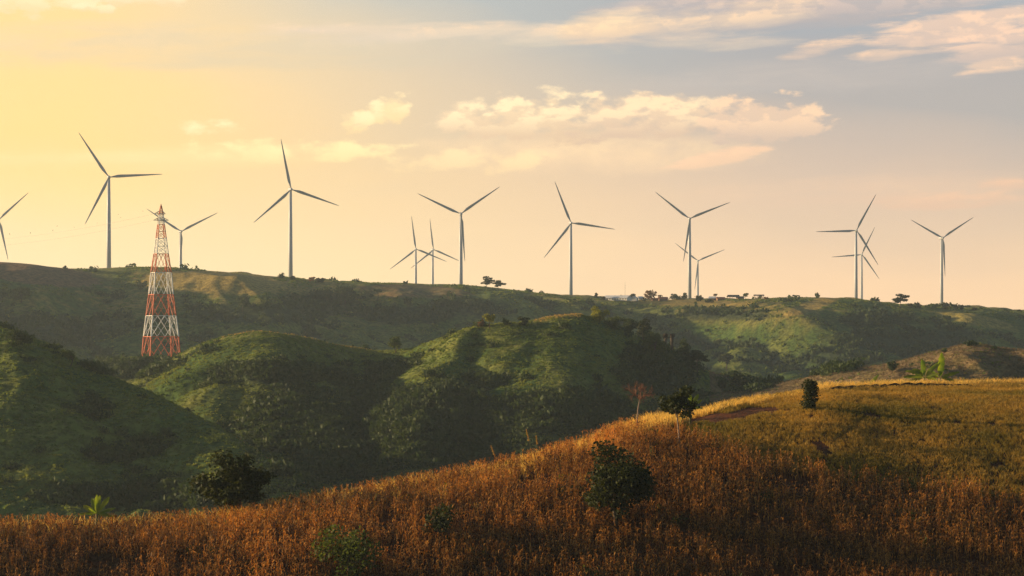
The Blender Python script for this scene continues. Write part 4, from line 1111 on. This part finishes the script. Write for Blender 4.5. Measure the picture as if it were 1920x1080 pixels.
house(1201, 563, 9, 6, 'wallwhite', 'roofpale', 'small pale hut between white house and dark bush', 'hut', 5, .2)
house(1243, 564, 16, 7, 'wallbrown', 'roofred', 'red roofed hut right of the tallest village tree', 'hut', 6, .1)
house(1228, 564, 12, 5, 'wallbrown', 'roofred', 'low brown hut under the tallest village tree', 'hut', 5, .1)
house(1336, 563, 12, 7, 'wallbrown', 'roofpale', 'brown hut right of the small distant turbine', 'hut', 6, -.2)
house(1351, 563, 14, 6, 'wallbrown', 'roofred', 'wide brown hut beside the pale pointed tree', 'hut', 6, .1)
house(1375, 561, 20, 8, 'wallbrown', 'roofdark', 'dark roofed open shed, left one on the crest', 'shed', 7, .15, open_=True, cat='shed')
house(1388, 561, 12, 5, 'wallbrown', 'roofdark', 'low dark roofed hut between the two open sheds', 'hut', 5, .1)
house(1423, 560, 17, 8, 'wallbrown', 'roofdark', 'open shed on posts at the right end of the village', 'shed', 6, 0, .2, open_=True, cat='shed')
b = hit(1172, 562, 1300, 2200)
t = MB(); t.tube([(0, 0, -.5), (0, 0, 15.5)], (.16, .09), 6)
for k in range(4): t.bar((-.5, 0, 9 + 2 * k), (.5, 0, 9 + 2 * k), .08)
o = t.build('radio_mast', M['steel']); o.location = b; tag(o, 'thin radio mast rising above the long white building', 'mast')

# ------------------------------------------------------------------ birds
def bird(px, py, D, s, bank, label):
    V = []; Q = []
    # body as a short spindle, wings in a shallow V, forked tail: one skin
    prof = [(-.22, .01), (-.14, .05), (0, .075), (.12, .06), (.18, .045), (.24, .01)]; n = 6
    for (yy, r) in prof:
        for k in range(n): V.append((math.cos(k * math.pi / 3) * r, yy, math.sin(k * math.pi / 3) * r))
    for i in range(len(prof) - 1):
        for k in range(n): Q.append((i * n + k, i * n + (k + 1) % n, (i + 1) * n + (k + 1) % n, (i + 1) * n + k))
    for sg in (-1, 1):
        o = len(V)
        for (xx, yy, zz_, ch) in ((.04, .03, .03, .17), (.28, .06, .13, .16), (.62, -.03, .08, .03)):
            V += [(sg * xx, yy + ch / 2, zz_), (sg * xx, yy - ch / 2, zz_)]
        Q += [(o, o + 1, o + 3, o + 2), (o + 2, o + 3, o + 5, o + 4)]
    o = len(V); V += [(-.03, -.18, 0), (.03, -.18, 0), (.09, -.38, 0), (-.09, -.38, 0)]; Q.append((o, o + 1, o + 2, o + 3))
    ob = raw_mesh('bird', np.array(V) * s, Q, M['bird'])
    ob.location = ((px - 960) / F * D, D, (HZ - py) / F * D); ob.rotation_euler = (R(10), R(bank), R(70 + px % 60))
    tag(ob, label, 'bird', 'birds flying over the far ridge')
for i, (px, py, wh) in enumerate(((268, 396, 'just left of the lattice tower top'), (222, 402, 'right of the largest turbine tower, upper of a close pair'), (226, 408, 'right of the largest turbine tower, lower of a close pair'), (182, 418, 'just left of the largest turbine tower'),
        (139, 426, 'halfway between left edge turbine and largest turbine'), (107, 424, 'upper of a pair left of the largest turbine'), (99, 432, 'lower of a pair left of the largest turbine'), (57, 437, 'second from the left edge of the sky'), (18, 439, 'nearest the left edge of the sky'))):
    bird(px, py, 760.0, .75, -20 + 9 * i, 'tiny dark bird in flight ' + wh)

# ------------------------------------------------------------------ haze
def build_haze():
    mb = MB(); mb.box(-4100, 4100, -70, 4750, -110, 215)
    m = bpy.data.materials.new('haze'); m.use_nodes = True; w = NT(m.node_tree)
    v = w.n('ShaderNodeVolumePrincipled'); v.inputs['Color'].default_value = (.72, .88, 1.0, 1)
    v.inputs['Density'].default_value = 0.00008; v.inputs['Anisotropy'].default_value = 0.35
    o = w.n('ShaderNodeOutputMaterial'); w.t.links.new(v.outputs[0], o.inputs['Volume'])
    tag(mb.build('haze', m), 'thin golden evening haze lying over the hills', kind='stuff')
build_haze()
